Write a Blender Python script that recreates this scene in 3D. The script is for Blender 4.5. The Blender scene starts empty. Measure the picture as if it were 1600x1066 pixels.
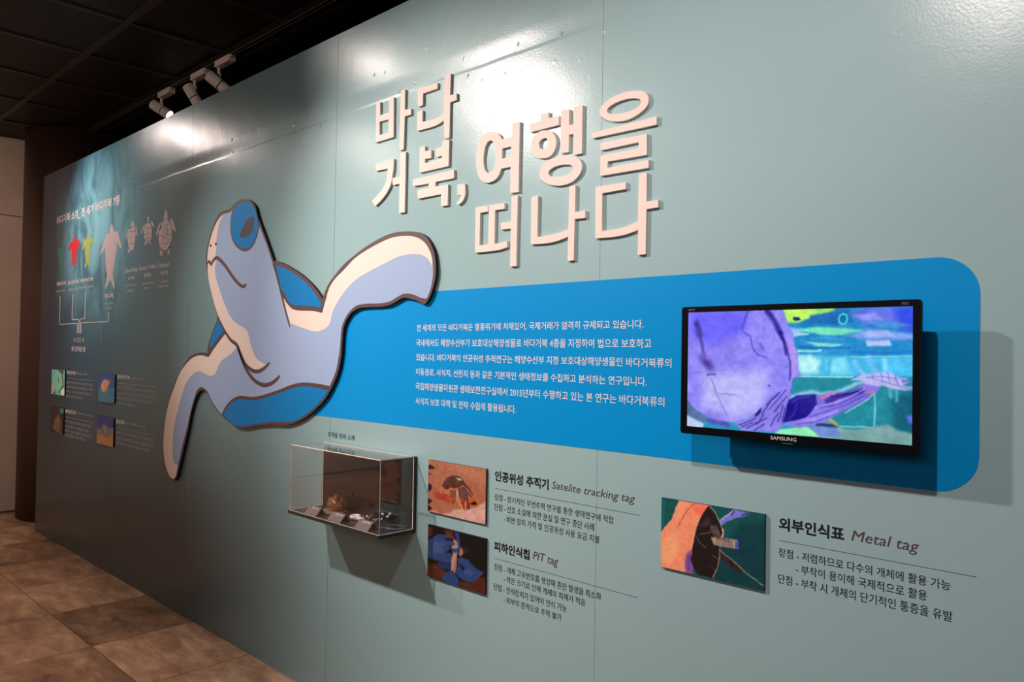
import bpy, bmesh, math, random
import numpy as np
from mathutils import Vector, Matrix
from mathutils.geometry import delaunay_2d_cdt
random.seed(7)
SC = bpy.context.scene; C = SC.collection
# ---------------------------------------------------------------- camera
CAM=[1194.1915194305127, 0.7590094518185623, 0.016651334423370013, 0.01628653040563644, 1.5840171284680558, 1.267784425535389]
f_, yaw, pitch, roll, cd, ch = CAM
cam = bpy.data.cameras.new('camera'); co = bpy.data.objects.new('camera', cam); C.objects.link(co)
cam.sensor_width = 36; cam.lens = f_ * 36 / 1600; cam.clip_start = .05; cam.clip_end = 60
fw = Vector((-math.sin(yaw)*math.cos(pitch), math.cos(yaw)*math.cos(pitch), math.sin(pitch)))
rt = fw.cross(Vector((0,0,1))).normalized(); up = rt.cross(fw)
r2 = math.cos(roll)*rt + math.sin(roll)*up; u2 = -math.sin(roll)*rt + math.cos(roll)*up
m = Matrix((r2, u2, -fw)).transposed().to_4x4(); m.translation = (0, -cd, ch); co.matrix_world = m
SC.camera = co
# ---------------------------------------------------------------- world, lamps, exposure
w = bpy.data.worlds.new('world'); SC.world = w; w.use_nodes = True
w.node_tree.nodes['Background'].inputs[0].default_value = (1, .74, .62, 1)
w.node_tree.nodes['Background'].inputs[1].default_value = 0.0
vs = SC.view_settings; vs.view_transform = 'Standard'; vs.look = 'None'; vs.exposure = 0.0; vs.gamma = 1; vs.use_curve_mapping = False
WARM = (1, .84, .77)
def spot(name, loc, aim, power, deg, blend=.6, rad=.035, col=WARM):
    l = bpy.data.lights.new(name, 'SPOT'); l.energy = power; l.color = col; l.spot_size = math.radians(deg); l.spot_blend = blend; l.shadow_soft_size = rad
    o = bpy.data.objects.new(name, l); C.objects.link(o); o.location = loc
    o.rotation_euler = (Vector(aim)-Vector(loc)).to_track_quat('-Z','Y').to_euler(); return o
# the gallery's own track spotlights, above and behind the viewer, aimed at the display wall
spot('track_spot_light', (-.60,-1.55,2.72), (-.65,0,1.30), 95, 84, 1)
spot('track_spot_light', (-2.95,-1.55,2.72), (-1.50,0,1.02), 265, 70, 1)
spot('track_spot_light', (-4.20,-1.55,2.72), (-2.70,0,1.05), 165, 53, 1)
spot('track_spot_light', (-5.45,-.80,2.76), (-4.75,0,1.66), 82, 76, 1)
spot('track_spot_light', (-5.35,-.72,2.76), (-3.74,0,2.29), 18, 36, 1)
spot('track_spot_light', (-3.25,-.80,2.76), (-2.19,0,2.27), 15, 34, 1)
# added fill lights without a visible source, beside and behind the viewer
def area(name, loc, aim, power, sx, sy, col):
    l = bpy.data.lights.new(name, 'AREA'); l.shape = 'RECTANGLE'; l.size = sx; l.size_y = sy; l.energy = power; l.color = col
    o = bpy.data.objects.new(name, l); C.objects.link(o); o.location = loc
    o.rotation_euler = (Vector(aim)-Vector(loc)).to_track_quat('-Z','Y').to_euler(); return o
for px, py in ((-2.9,-1.05),(-4.0,-1.05),(-5.1,-1.05),(-6.2,-1.05),(-3.4,-2.3),(-4.8,-2.3),(-6.0,-2.4),(-5.4,-3.6)): spot('floor_fill_light', (px,py,2.82), (px,py-.02,0), 165, 52, .8, .06, (1,.70,.54))  # added unseen spots, straight down to brighten the floor but spare the wall
area('soft_fill_light', (.3,-4.2,2.3), (-.8,0,1.1), 16, 2.2, 1.0, (1,.86,.80))  # added fill, lifts the shadows under the television and case
area('soft_fill_light', (-3.5,-3.9,2.6), (-3.8,-1.6,1.6), 7, 4.5, .5, (1,.76,.64))  # added fill, general soft light from out of view
spot('far_wall_fill_light', (-5.0,-2.0,2.75), (-6.85,-1.0,1.2), 140, 110, 1, .06, (1,.76,.64))  # added unseen spot, brightens the cream far wall
spot('far_wall_fill_light', (-5.2,-3.4,2.75), (-6.85,-3.0,.6), 230, 80, 1, .06, (1,.76,.64))  # added unseen spot, lights the far wall mirrored in the case front
spot('lamp_fill_light', (-1.8,-4.2,2.70), (-4.35,.3,2.78), 70, 22, 1, .05, (1,.76,.64))  # added unseen spot, brightens the track lamps and the ceiling near them

LETTERS=[["바",[[[[-21610,21259],[-21388,21271],[-21373,20804],[-20871,20794],[-20886,21263],[-20629,21265],[-20609,19908],[-21603,19901]],[[[-21397,20587],[-20899,20568],[-20885,20113],[-21383,20123]]]],[[[-20263,21397],[-20026,21388],[-20027,20711],[-19700,20681],[-19694,20487],[-20020,20488],[-20050,19402],[-20265,19395]],[]]]],["다",[[[[-19384,21262],[-18390,21232],[-18393,21048],[-19094,21044],[-19103,20670],[-19339,20669]],[]],[[[-19382,20512],[-19098,20499],[-19099,20124],[-18700,20095],[-18322,20119],[-18056,20164],[-18041,21380],[-17766,21375],[-17777,20693],[-17479,20687],[-17473,20480],[-17772,20477],[-17779,19375],[-18013,19381],[-18058,19972],[-18316,19895],[-18694,19868],[-19356,19881]],[]]]],["거",[[[[-21588,19167],[-20565,19162],[-20576,18834],[-20640,18567],[-20709,18326],[-20874,18111],[-21171,17884],[-21554,17690],[-21758,17891],[-21441,18053],[-21139,18253],[-20952,18520],[-20890,18891],[-21557,18906]],[]],[[[-20225,19315],[-19923,19289],[-19926,17293],[-20227,17294],[-20236,18280],[-20589,18283],[-20622,18520],[-20218,18510]],[]]]],["북",[[[[-19222,19322],[-18948,19312],[-18943,19147],[-18643,19133],[-18636,18882],[-18936,18894],[-18932,18755],[-18119,18784],[-18110,18869],[-18408,18869],[-18427,19133],[-18110,19152],[-18096,19322],[-17785,19315],[-17799,18488],[-19198,18493]],[]],[[[-19550,18316],[-17542,18326],[-17536,18071],[-18398,18079],[-18405,17931],[-17802,17911],[-17803,17263],[-18104,17265],[-18125,17654],[-19261,17652],[-19292,17935],[-18724,17933],[-18728,18076],[-19512,18093]],[]]]],[",",[[[[-17380,17844],[-17036,17826],[-17011,17542],[-17076,17360],[-17196,17256],[-17336,17213],[-17401,17281],[-17286,17351],[-17218,17450],[-17209,17509],[-17361,17521]],[]]]],["여",[[[[-15958,19209],[-15713,19133],[-15573,19025],[-15502,18902],[-15081,18898],[-15080,19290],[-14784,19275],[-14792,17273],[-15115,17287],[-15119,18045],[-15499,18044],[-15564,17906],[-15682,17789],[-15853,17727],[-16081,17718],[-16315,17819],[-16464,18017],[-16543,18282],[-16557,18562],[-16513,18833],[-16417,19043],[-16276,19169],[-16135,19212]],[[[-15953,18959],[-15811,18859],[-15743,18649],[-15730,18400],[-15777,18161],[-15895,18006],[-16053,18000],[-16180,18124],[-16238,18334],[-16233,18584],[-16178,18800],[-16075,18931]],[[-15468,18626],[-15108,18632],[-15112,18339],[-15472,18333]]]]]],["행",[[[[-14404,19133],[-14005,19139],[-14006,19331],[-13708,19321],[-13699,19157],[-13329,19147],[-13339,18902],[-14383,18899]],[]],[[[-13882,18851],[-13667,18811],[-13514,18689],[-13427,18524],[-13432,18341],[-13519,18173],[-13683,18085],[-13928,18091],[-14147,18162],[-14291,18304],[-14349,18479],[-14314,18662],[-14191,18781],[-14036,18846]],[[[-13801,18627],[-13708,18552],[-13684,18455],[-13734,18371],[-13841,18339],[-13949,18351],[-14027,18423],[-14045,18520],[-13985,18602],[-13893,18632]]]],[[[-13264,19271],[-12980,19250],[-12980,18827],[-12818,18813],[-12816,19279],[-12523,19268],[-12528,17989],[-12803,17995],[-12822,18560],[-12975,18566],[-12978,18103],[-13250,18115]],[]],[[[-13145,18018],[-12883,17975],[-12652,17880],[-12537,17739],[-12520,17581],[-12615,17417],[-12841,17282],[-13159,17237],[-13455,17267],[-13760,17380],[-13947,17523],[-14012,17672],[-13953,17827],[-13802,17954],[-13531,18025]],[[[-13053,17776],[-12878,17731],[-12813,17649],[-12860,17543],[-13047,17493],[-13311,17487],[-13581,17538],[-13688,17612],[-13675,17691],[-13540,17762],[-13317,17796]]]]]],["을",[[[[-10733,19241],[-10547,19143],[-10467,19014],[-10485,18862],[-10593,18752],[-10830,18644],[-11126,18591],[-11458,18622],[-11742,18725],[-11916,18865],[-11962,18992],[-11892,19117],[-11665,19231],[-11330,19296],[-11002,19295]],[[[-10837,19077],[-10716,19024],[-10689,18951],[-10740,18872],[-10913,18807],[-11184,18784],[-11489,18813],[-11673,18874],[-11731,18944],[-11704,19008],[-11550,19079],[-11272,19123],[-11026,19114]]]],[[[-12215,18466],[-10227,18499],[-10229,18302],[-12183,18326]],[]],[[[-11918,18153],[-10505,18129],[-10497,17611],[-11680,17636],[-11683,17475],[-10443,17480],[-10445,17281],[-11903,17300],[-11918,17819],[-10737,17814],[-10739,17965],[-11906,17964]],[]]]],["떠",[[[[-16541,17046],[-16022,17026],[-16018,16859],[-16345,16854],[-16347,15882],[-15978,15887],[-15977,17035],[-15340,17028],[-15336,16859],[-15719,16861],[-15723,15877],[-15432,15881],[-15224,15923],[-15210,15736],[-15530,15682],[-16015,15675],[-16533,15683]],[]],[[[-15059,17176],[-14819,17174],[-14833,15166],[-15074,15170],[-15072,16259],[-15468,16270],[-15480,16461],[-15060,16458]],[]]]],["나",[[[[-14296,17070],[-14045,17061],[-14053,15918],[-13730,15922],[-13281,15959],[-12946,16028],[-12931,17174],[-12724,17174],[-12725,16459],[-12387,16462],[-12384,16269],[-12736,16275],[-12749,15182],[-12950,15174],[-12951,15837],[-13277,15754],[-13725,15714],[-14290,15740]],[]]]],["다",[[[[-12057,17032],[-11113,17021],[-11111,16851],[-11837,16843],[-11834,15868],[-11494,15865],[-11081,15902],[-10734,16000],[-10721,17170],[-10490,17164],[-10491,16456],[-10157,16456],[-10154,16276],[-10489,16272],[-10497,15168],[-10720,15164],[-10725,15788],[-11078,15710],[-11491,15681],[-12039,15697]],[]]]]]
ROUND=[["을",0],[",",0],["여",0],["행",3],["거",0],["행",1]]
TURTLE={"outer":[[-31976,18891],[-31717,19034],[-31328,19126],[-30877,19125],[-30430,19022],[-30049,18827],[-29825,18617],[-29710,18362],[-29528,18070],[-29305,17762],[-28833,17106],[-28249,16266],[-28057,16258],[-27563,16138],[-26919,15912],[-26292,15659],[-25680,15349],[-25083,14969],[-24625,14588],[-24613,14637],[-24455,14911],[-24215,15179],[-23817,15464],[-23347,15770],[-22733,16041],[-22087,16286],[-21271,16520],[-20668,16634],[-20081,16656],[-19424,16597],[-19039,16505],[-18743,16355],[-18532,16135],[-18361,15855],[-18272,15530],[-18253,15132],[-18333,14819],[-18486,14481],[-18685,14261],[-18849,14227],[-19188,14346],[-19576,14429],[-19882,14455],[-20235,14343],[-20594,14242],[-21150,14203],[-21773,14208],[-22266,14193],[-22536,14130],[-22838,13998],[-23096,13746],[-23244,13490],[-23298,13102],[-23325,12585],[-23280,13328],[-23313,12901],[-23352,12473],[-23505,11964],[-23798,11486],[-24271,10952],[-24834,10561],[-25563,10169],[-26323,9888],[-27116,9724],[-27944,9683],[-28803,9596],[-29693,9461],[-30430,9344],[-31198,9367],[-31900,9572],[-32519,9765],[-33158,10060],[-33600,10375],[-33942,10725],[-34352,10780],[-34689,10723],[-35022,10493],[-35348,10046],[-35603,9536],[-35851,8836],[-36305,7859],[-36766,6867],[-36968,6464],[-37259,6269],[-37721,6339],[-38290,6755],[-38591,7309],[-38676,7954],[-38631,8547],[-38372,9545],[-37952,10413],[-37376,11081],[-36592,11773],[-35962,12225],[-35264,12440],[-34576,12490],[-33965,12407],[-33989,12713],[-33792,13107],[-33440,13594],[-33139,13929],[-33101,14208],[-33499,14749],[-33860,15297],[-34148,15964],[-34302,16475],[-34366,16904],[-34275,17261],[-34080,17740],[-33743,18234],[-33405,18590],[-33063,18779],[-32651,18844],[-32242,18844]],"skin":[[-32677,18687],[-32101,18700],[-31807,18840],[-31323,19016],[-30808,18998],[-30298,18858],[-29913,18537],[-29713,18151],[-29454,17762],[-29139,17372],[-28765,16864],[-28331,16184],[-28352,16177],[-27996,15576],[-27714,15090],[-27506,14746],[-27420,14737],[-27166,14528],[-26780,14304],[-26249,14205],[-25330,14172],[-24616,14075],[-24528,14305],[-24372,14620],[-24194,14931],[-24439,14475],[-24208,14962],[-23811,15311],[-23236,15611],[-22678,15933],[-21984,16175],[-21125,16392],[-20435,16499],[-19767,16484],[-19247,16394],[-18864,16218],[-18609,15981],[-18438,15674],[-18388,15352],[-18381,15086],[-18491,14667],[-18667,14381],[-18938,14418],[-19278,14526],[-19581,14586],[-19886,14579],[-20238,14468],[-20598,14355],[-21154,14318],[-21777,14330],[-22320,14307],[-22626,14222],[-22928,14051],[-23187,13799],[-23357,13491],[-23393,13232],[-23425,12843],[-23464,12412],[-23439,13017],[-23490,12510],[-23675,11921],[-24039,11389],[-24867,11444],[-25841,11448],[-26697,11331],[-27584,11103],[-28856,10826],[-29748,10706],[-30398,10705],[-30968,10677],[-31546,10508],[-32032,10222],[-32372,9918],[-32489,9791],[-33163,10157],[-33605,10472],[-33888,10727],[-34494,10914],[-34966,10741],[-35291,10295],[-35613,9721],[-35930,8954],[-36326,8233],[-36851,7047],[-37048,6549],[-37339,6342],[-37805,6457],[-38301,6949],[-38543,7575],[-38580,8224],[-38428,9150],[-38012,10086],[-37510,10755],[-36943,11415],[-36517,11743],[-35814,12134],[-35118,12331],[-34501,12370],[-33894,12300],[-33496,12571],[-32984,12913],[-32333,13320],[-32472,13710],[-32890,14053],[-33192,14399],[-33593,14980],[-33962,15646],[-34141,16156],[-34158,16504],[-34219,16892],[-34129,17282],[-33932,17694],[-33665,18095],[-33326,18419],[-32985,18608]],"shellR":[[-28082,16073],[-27556,15970],[-26913,15763],[-26285,15496],[-25673,15172],[-25075,14763],[-24675,14403],[-24744,14295],[-25349,14352],[-26242,14399],[-26799,14472],[-27120,14665],[-27320,14905],[-27617,15085],[-27832,15567]],"shellL":[[-32952,13960],[-32412,13487],[-33097,13082],[-33791,12666],[-33710,12985],[-33385,13544]],"shellB":[[-24139,11215],[-24861,11283],[-25759,11307],[-26533,11212],[-27496,10978],[-28676,10725],[-29470,10586],[-30111,10561],[-30866,10544],[-31442,10397],[-31927,10134],[-32314,9779],[-31597,9500],[-30909,9389],[-30248,9463],[-29159,9635],[-28119,9791],[-27121,9851],[-26483,9939],[-25792,10174],[-25126,10503],[-24554,10857]],"creamH":[[-32677,18687],[-32910,18503],[-33140,18204],[-33281,17796],[-33326,17280],[-33389,16830],[-33304,16654],[-33410,16301],[-33307,15878],[-32955,15369],[-32524,14790],[-32106,14333],[-31701,13993],[-31309,13804],[-30476,13541],[-30187,13285],[-29933,12786],[-29455,12296],[-28734,12065],[-29169,11900],[-29709,11864],[-30081,11968],[-30466,12188],[-30865,12596],[-31217,12895],[-31768,13105],[-32392,13487],[-32890,14053],[-33192,14399],[-33593,14980],[-33962,15646],[-34141,16156],[-34158,16504],[-34219,16892],[-34129,17282],[-33932,17694],[-33665,18095],[-33326,18419],[-32985,18608]],"creamL":[[-33860,12307],[-33496,12571],[-32984,12913],[-32333,13320],[-31766,13058],[-31230,12764],[-31543,12542],[-32033,12348],[-32483,12198],[-32783,12001],[-33030,11707],[-33232,11532],[-33601,11457],[-34037,11507],[-34426,11594],[-34668,11637],[-35217,11560],[-35769,11295],[-36254,10934],[-36455,10611],[-36796,10089],[-37133,9433],[-37399,8775],[-37508,7998],[-37445,7428],[-37229,7100],[-36882,7075],[-37048,6549],[-37339,6342],[-37805,6457],[-38301,6949],[-38543,7575],[-38580,8224],[-38428,9150],[-38012,10086],[-37510,10755],[-36943,11415],[-36517,11743],[-35814,12134],[-35118,12331],[-34501,12370]],"creamR":[[-27420,14737],[-27166,14528],[-26780,14304],[-26249,14205],[-25330,14172],[-24616,14075],[-24528,14305],[-24372,14620],[-24194,14931],[-24439,14475],[-24208,14962],[-23811,15311],[-23236,15611],[-22678,15933],[-21984,16175],[-21125,16392],[-20435,16499],[-19767,16484],[-19247,16394],[-18864,16218],[-18609,15981],[-18438,15674],[-18409,15380],[-18536,15548],[-18725,15709],[-19019,15813],[-19359,15858],[-19748,15856],[-20190,15820],[-20731,15691],[-21335,15546],[-21959,15382],[-22551,15181],[-23055,14907],[-23465,14593],[-23775,14299],[-23974,14025],[-24058,13763],[-24193,13606],[-24427,13490],[-24809,13400],[-25202,13403],[-25809,13505],[-26436,13637],[-26864,13727],[-27152,14187]],"eyeO":[[-31838,18796],[-31989,18465],[-32038,18090],[-31915,17603],[-31634,17262],[-31230,17009],[-30710,16858],[-30272,16899],[-29910,17081],[-29678,17363],[-29514,17738],[-29590,18107],[-29789,18492],[-30173,18842],[-30811,19076],[-31390,19056]],"eyeB":[[-30807,18989],[-31321,18969],[-31705,18780],[-31890,18486],[-31954,18145],[-31853,17692],[-31572,17351],[-31169,17097],[-30715,16972],[-30277,17006],[-29915,17203],[-29684,17484],[-29566,17834],[-29623,18171],[-29821,18526],[-30172,18812],[-30489,18928]],"pupil":[[-29900,18241],[-30209,18267],[-30456,18202],[-30762,17989],[-31007,17766],[-31140,17577],[-30994,17479],[-30737,17455],[-30362,17503],[-30089,17644],[-29945,17873]],"n1":[[-33808,17370],[-33823,17333],[-33865,17313],[-33919,17317],[-33963,17345],[-33982,17385],[-33967,17423],[-33925,17443],[-33871,17438],[-33827,17410]],"n2":[[-33297,17401],[-33311,17360],[-33352,17338],[-33405,17342],[-33449,17372],[-33467,17416],[-33453,17457],[-33412,17479],[-33359,17475],[-33315,17445]]}
STROKES=[[[[-28290,16274],[-27682,15088],[-27297,14339],[-26887,13569]],0.01],[[[-34196,16564],[-34014,16667],[-33796,16525],[-33635,16659],[-33310,16779],[-32936,16646],[-32359,16307],[-31790,15883],[-31316,15583],[-30931,15400],[-30669,15359],[-30490,15468]],0.015],[[[-32880,13973],[-32393,13511],[-31767,13081],[-31196,12862],[-30861,12503],[-30462,12096],[-29984,11857],[-29432,11768],[-28902,11885],[-28391,12160]],0.015],[[[-31165,12825],[-30754,12274],[-30259,11782],[-29597,11396],[-28874,11232],[-28269,11312],[-27851,11480],[-27566,11661]],0.015]]
TEXTS=[["intro","전 세계의 모든 바다거북은 멸종위기에 처해있어, 국제거래가 엄격히 규제되고 있습니다.","m","w",[-19273,-10575,13341,13571]],["intro","국내에서도 해양수산부가 보호대상해양생물로 바다거북 4종을 지정하여 법으로 보호하고","m","w",[-19285,-10340,12864,13102]],["intro","있습니다. 바다거북의 인공위성 추적연구는 해양수산부 지정 보호대상해양생물인 바다거북류의","m","w",[-19271,-9769,12404,12631]],["intro","이동경로, 서식지, 산란지 등과 같은 기본적인 생태정보를 수집하고 분석하는 연구입니다.","m","w",[-19274,-10456,11922,12159]],["intro","국립해양생물자원관 생태보전연구실에서 2015년부터 수행하고 있는 본 연구는 바다거북류의","m","w",[-19278,-9949,11460,11697]],["intro","서식지 보호 대책 및 전략 수립에 활용됩니다.","m","w",[-19265,-14813,10983,11217]],["tag1","인공위성 추적기","b","k",[-15619,-13567,8984,9284]],["tag1","Satelite tracking tag","i","r",[-13452,-10754,8987,9255]],["tag1","장점 - 장기적인 무선추적 연구를 통한 생태연구에 적합","l","k",[-15616,-11393,8430,8614]],["tag1","단점 - 신호 소실에 의한 분실 및 연구 중단 사례","l","k",[-15610,-12009,8143,8339]],["tag1","- 비싼 장치 가격 및 인공위성 사용 요금 지불","l","k",[-15237,-11826,7858,8053]],["tag2","피하인식칩","b","k",[-15605,-14220,6962,7252]],["tag2","PIT tag","i","r",[-14094,-13181,6949,7242]],["tag2","장점 - 개체 고유번호를 생성해 혼란 발생을 최소화","l","k",[-15590,-11747,6422,6615]],["tag2","- 작은 크기로 인해 개체의 피해가 적음","l","k",[-15198,-12256,6156,6340]],["tag2","단점 - 인식장치가 있어야 인식 가능","l","k",[-15591,-12875,5853,6047]],["tag2","- 외부의 흔적으로 추적 불가","l","k",[-15198,-13043,5578,5759]],["tag3","외부인식표","b","k",[-7087,-5728,9011,9292]],["tag3","Metal tag","i","r",[-5588,-4349,8991,9268]],["tag3","장점 - 저렴하므로 다수의 개체에 활용 가능","l","k",[-7089,-3820,8450,8639]],["tag3","- 부착이 용이해 국제적으로 활용","l","k",[-6710,-4208,8174,8368]],["tag3","단점 - 부착 시 개체의 단기적인 통증을 유발","l","k",[-7092,-3783,7888,8084]],["case","추적용 장비 소개","m","k",[-24287,-22629,9499,9702]],["world","바다거북 소개_ 전 세계 바다거북 7종","b","w",[-56827,-45612,20683,21293]],["world","푸른바다거북","b","w",[-56528,-54628,16636,16912]],["world","붉은바다거북","b","w",[-54233,-52188,16597,16871]],["world","매부리바다거북","b","w",[-51863,-49683,16611,16873]],["world","Chelonia mydas","i","w",[-56484,-54702,16196,16383]],["world","Caretta caretta","i","w",[-54119,-52273,16200,16408]],["world","Eretmochelys imbricata","i","w",[-52144,-49466,16201,16394]],["world","장수거북","b","w",[-47584,-46265,15450,15782]],["world","Dermochelys","i","w",[-47636,-46145,15108,15259]],["world","coriacea","i","w",[-47505,-46529,14859,15012]],["world","Olive Ridley","m","w",[-44607,-42766,16710,17025]],["world","turtle","m","w",[-44121,-43210,16377,16611]],["world","Lepidochelys","i","w",[-44418,-42872,15979,16156]],["world","olivacea","i","w",[-44244,-43193,15708,15885]],["world","Kemp's Ridley","m","w",[-42530,-40269,16731,17027]],["world","turtle","m","w",[-41896,-40965,16384,16655]],["world","Lepidochelys","i","w",[-42143,-40615,15975,16141]],["world","kempii","i","w",[-41885,-41101,15721,15894]],["world","Flatback","m","w",[-40004,-38611,16766,17010]],["world","turtle","m","w",[-39746,-38849,16383,16632]],["world","Natator","i","w",[-39717,-38751,15981,16141]],["world","depressus","i","w",[-39938,-38703,15717,15895]],["world","국내 출현 4종","m","g",[-52923,-50887,12930,13255]],["world","추적 연구대상 3종","b","w",[-53220,-50677,12351,12696]],["sp1","푸른바다거북","b","w",[-54053,-52357,10883,11154]],["sp1","Chelonia mydas","i","g",[-52293,-50263,10900,11111]],["sp1","현지명은 푸른바다거북이며 열대 및 아열대","l","g",[-54084,-49230,10309,10494]],["sp1","해역에 서식하며 성체는 해초를 먹고 자라며","l","g",[-54060,-49210,10028,10209]],["sp1","등딱지는 갈색이며 연안에서 주로 발견되고","l","g",[-54037,-49392,9739,9917]],["sp1","멸종위기종으로 보호","l","g",[-54013,-50924,9459,9629]],["sp2","붉은바다거북","b","w",[-45355,-43520,10912,11164]],["sp2","Caretta caretta","i","g",[-43456,-41447,10961,11122]],["sp2","머리가 크고 단단한 턱을 가지고 있으며 등딱지는","l","g",[-45343,-40028,10352,10514]],["sp2","붉은 갈색이며 우리나라 연안에도 나타나는 종으로","l","g",[-45356,-40147,10049,10215]],["sp2","해파리와 조개류를 먹으며 모래 해변에 산란하고","l","g",[-45368,-40106,9783,9949]],["sp2","보호종으로 지정되었다","l","g",[-45382,-42705,9504,9656]],["sp3","매부리바다거북","b","w",[-54110,-52168,8423,8707]],["sp3","Eretmochelys imbricata","i","g",[-52084,-49002,8483,8668]],["sp3","매의 부리를 닮은 뾰족한 주둥이를 가지며","l","g",[-54096,-49421,7844,8023]],["sp3","산호초 주변에 서식하고 해면을 주로 먹는다","l","g",[-54072,-49640,7544,7719]],["sp3","등딱지가 아름다워 공예품으로 남획되어 현재","l","g",[-54093,-49246,7250,7444]],["sp3","심각한 멸종위기에 처해있다","l","g",[-54071,-50162,6990,7181]],["sp4","장수거북","b","w",[-45384,-44134,8412,8685]],["sp4","Dermochelys coriacea","i","g",[-44067,-41154,8472,8641]],["sp4","현존하는 가장 큰 바다거북으로 가죽질의 등을","l","g",[-45370,-40128,7869,8026]],["sp4","가지며 차가운 바다까지 폭넓게 이동하는 종으로","l","g",[-45350,-40000,7562,7733]],["sp4","해파리를 주로 먹으며 깊이 잠수할 수 있다","l","g",[-45330,-40592,7299,7457]]]
RULES=[["tag1","r",[-15621,-10612,8769],12],["tag2","r",[-15594,-10644,6754],12],["tag3","r",[-7090,-3404,8794],10],["sp1","g",[-53845,-49090,10674],25],["sp2","g",[-45323,-40020,10686],25],["sp3","g",[-54072,-49038,8203],20],["sp4","g",[-45352,-40037,8208],20]]
BRACKET=[[[-55722,15955],[-55556,14117],[-52289,14142],[-52213,13535]],[[-53254,15955],[-53264,14379],[-52058,14332],[-51996,13533]],[[-50906,15962],[-50857,14381],[-51801,14361],[-51738,13532]],[[-46943,14640],[-46909,14147],[-51614,14146],[-51538,13530]]]
SIL={"leather":[[-46795,19793],[-46552,19540],[-46421,19259],[-45864,19217],[-45628,18958],[-45091,18202],[-45419,18270],[-45881,18655],[-45939,18211],[-46145,17655],[-46279,17173],[-46425,16854],[-46173,16430],[-46034,16014],[-46166,16000],[-46619,16412],[-46798,16546],[-47015,16392],[-47450,16039],[-47604,16088],[-47482,16500],[-47333,16846],[-47576,17342],[-47734,18443],[-48017,18298],[-48476,18089],[-48598,18133],[-48047,18722],[-47555,19203],[-47096,19221],[-47027,19547]],"gen":[[-53202,19775],[-52984,19609],[-52926,19377],[-52699,19424],[-52433,19467],[-52194,19310],[-52026,18847],[-52328,18962],[-52588,19210],[-52600,18670],[-52807,18188],[-52629,17995],[-52707,17774],[-52915,17834],[-53094,18028],[-53331,17908],[-53430,17755],[-53734,17752],[-53773,17893],[-53556,18129],[-53723,18485],[-53836,19046],[-54169,18820],[-54457,18890],[-54204,19262],[-53864,19393],[-53476,19404],[-53398,19648]]}
SILW={"olive":[[[-43637,19684],[-43473,19509],[-43356,19262],[-43648,19258],[-43865,19255],[-43792,19519]],[[-43266,19243],[-43050,19196],[-42920,18721],[-43042,18684],[-43247,18948]],[[-44069,19217],[-44148,19036],[-44422,18625],[-44530,18675],[-44411,19062],[-44250,19195]],[[-43646,19233],[-43330,19249],[-43181,18892],[-43216,18457],[-43318,18075],[-43628,17954],[-44022,18084],[-44241,18450],[-44303,18803],[-44090,19130]],[[-44153,18095],[-43915,18026],[-43880,17875],[-44071,17841],[-44225,18002]],[[-43446,18086],[-43259,18143],[-43249,17972],[-43369,17874]]],"kemp":[[[-41543,19692],[-41414,19525],[-41376,19284],[-41590,19298],[-41630,19549]],[[-41165,19309],[-40964,19278],[-40633,18971],[-40770,18948],[-41108,19138]],[[-41873,19218],[-41960,19060],[-42330,18771],[-42479,18800],[-42147,19151]],[[-41553,19265],[-41253,19200],[-41027,18965],[-40949,18628],[-41058,18309],[-41372,18253],[-41794,18329],[-42015,18588],[-42039,18973],[-41871,19194]],[[-41914,18315],[-41610,18255],[-41682,18057],[-41900,18100]],[[-41432,18258],[-41127,18292],[-41070,18122],[-41280,18093]]],"flat":[[[-39236,19702],[-39096,19540],[-39031,19169],[-39208,19211],[-39561,19204],[-39394,19575]],[[-38789,19120],[-38553,19126],[-38310,18978],[-37985,18453],[-38143,18455],[-38473,18658]],[[-39753,19064],[-39830,18842],[-40304,18449],[-40465,18465],[-40250,18885],[-40034,19071]],[[-39208,19211],[-38872,19061],[-38529,18709],[-38444,18341],[-38588,17859],[-38898,17615],[-39333,17559],[-39785,17687],[-40050,17986],[-40114,18501],[-39911,18897],[-39590,19139]],[[-39903,17789],[-39559,17646],[-39544,17393],[-39766,17364],[-39909,17513]],[[-39334,17582],[-39061,17605],[-39216,17436]],[[-38904,17706],[-38670,17776],[-38673,17461],[-38830,17360],[-39019,17443]]]}
SILL={"flat":[[[-39526,18994],[-39190,18890],[-38919,18930]],[[-39190,18890],[-39102,18313],[-39429,18275],[-39402,18752]],[[-39939,18415],[-39489,18349]],[[-39052,18399],[-38509,18347]],[[-39102,18313],[-39005,18531],[-39073,18765]],[[-39596,18291],[-39259,18191]],[[-39582,18037],[-39133,17907],[-38922,18024]],[[-39916,18021],[-39526,18032],[-39596,18291]],[[-39965,17887],[-39672,17678],[-39223,17573]],[[-38987,18211],[-38588,17859]]],"olive":[[[-44021,19073],[-43566,18979],[-43251,18997]],[[-44194,18743],[-43801,18657]],[[-43824,19004],[-43824,18610],[-43586,18294]],[[-43550,18732],[-43229,18653]],[[-44107,18388],[-43650,18299],[-43273,18364]]],"kemp":[[[-41841,19096],[-41475,18963],[-41123,18998]],[[-41984,18680],[-41573,18617]],[[-41595,18975],[-41511,18587],[-41557,18355]],[[-41457,18677],[-40983,18608]],[[-41859,18406],[-41443,18439],[-41085,18359]]]}
GENBOX={"teal":[-56572,-54717,17904,19469],"red":[-54370,-52089,17795,19668],"yel":[-51713,-49780,17506,19654]}
BOARDS={"sat":[-18506,-15916,7681,9295],"pit":[-18465,-15880,5644,7266],"metal":[-9958,-7373,7667,9303],"s1":[-56831,-54163,9529,11156],"s2":[-48038,-45516,9528,11140],"s3":[-56806,-54227,7076,8706],"s4":[-48126,-45536,7093,8693]}
SCREEN=[-8895,-4275,11131,13662]
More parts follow.
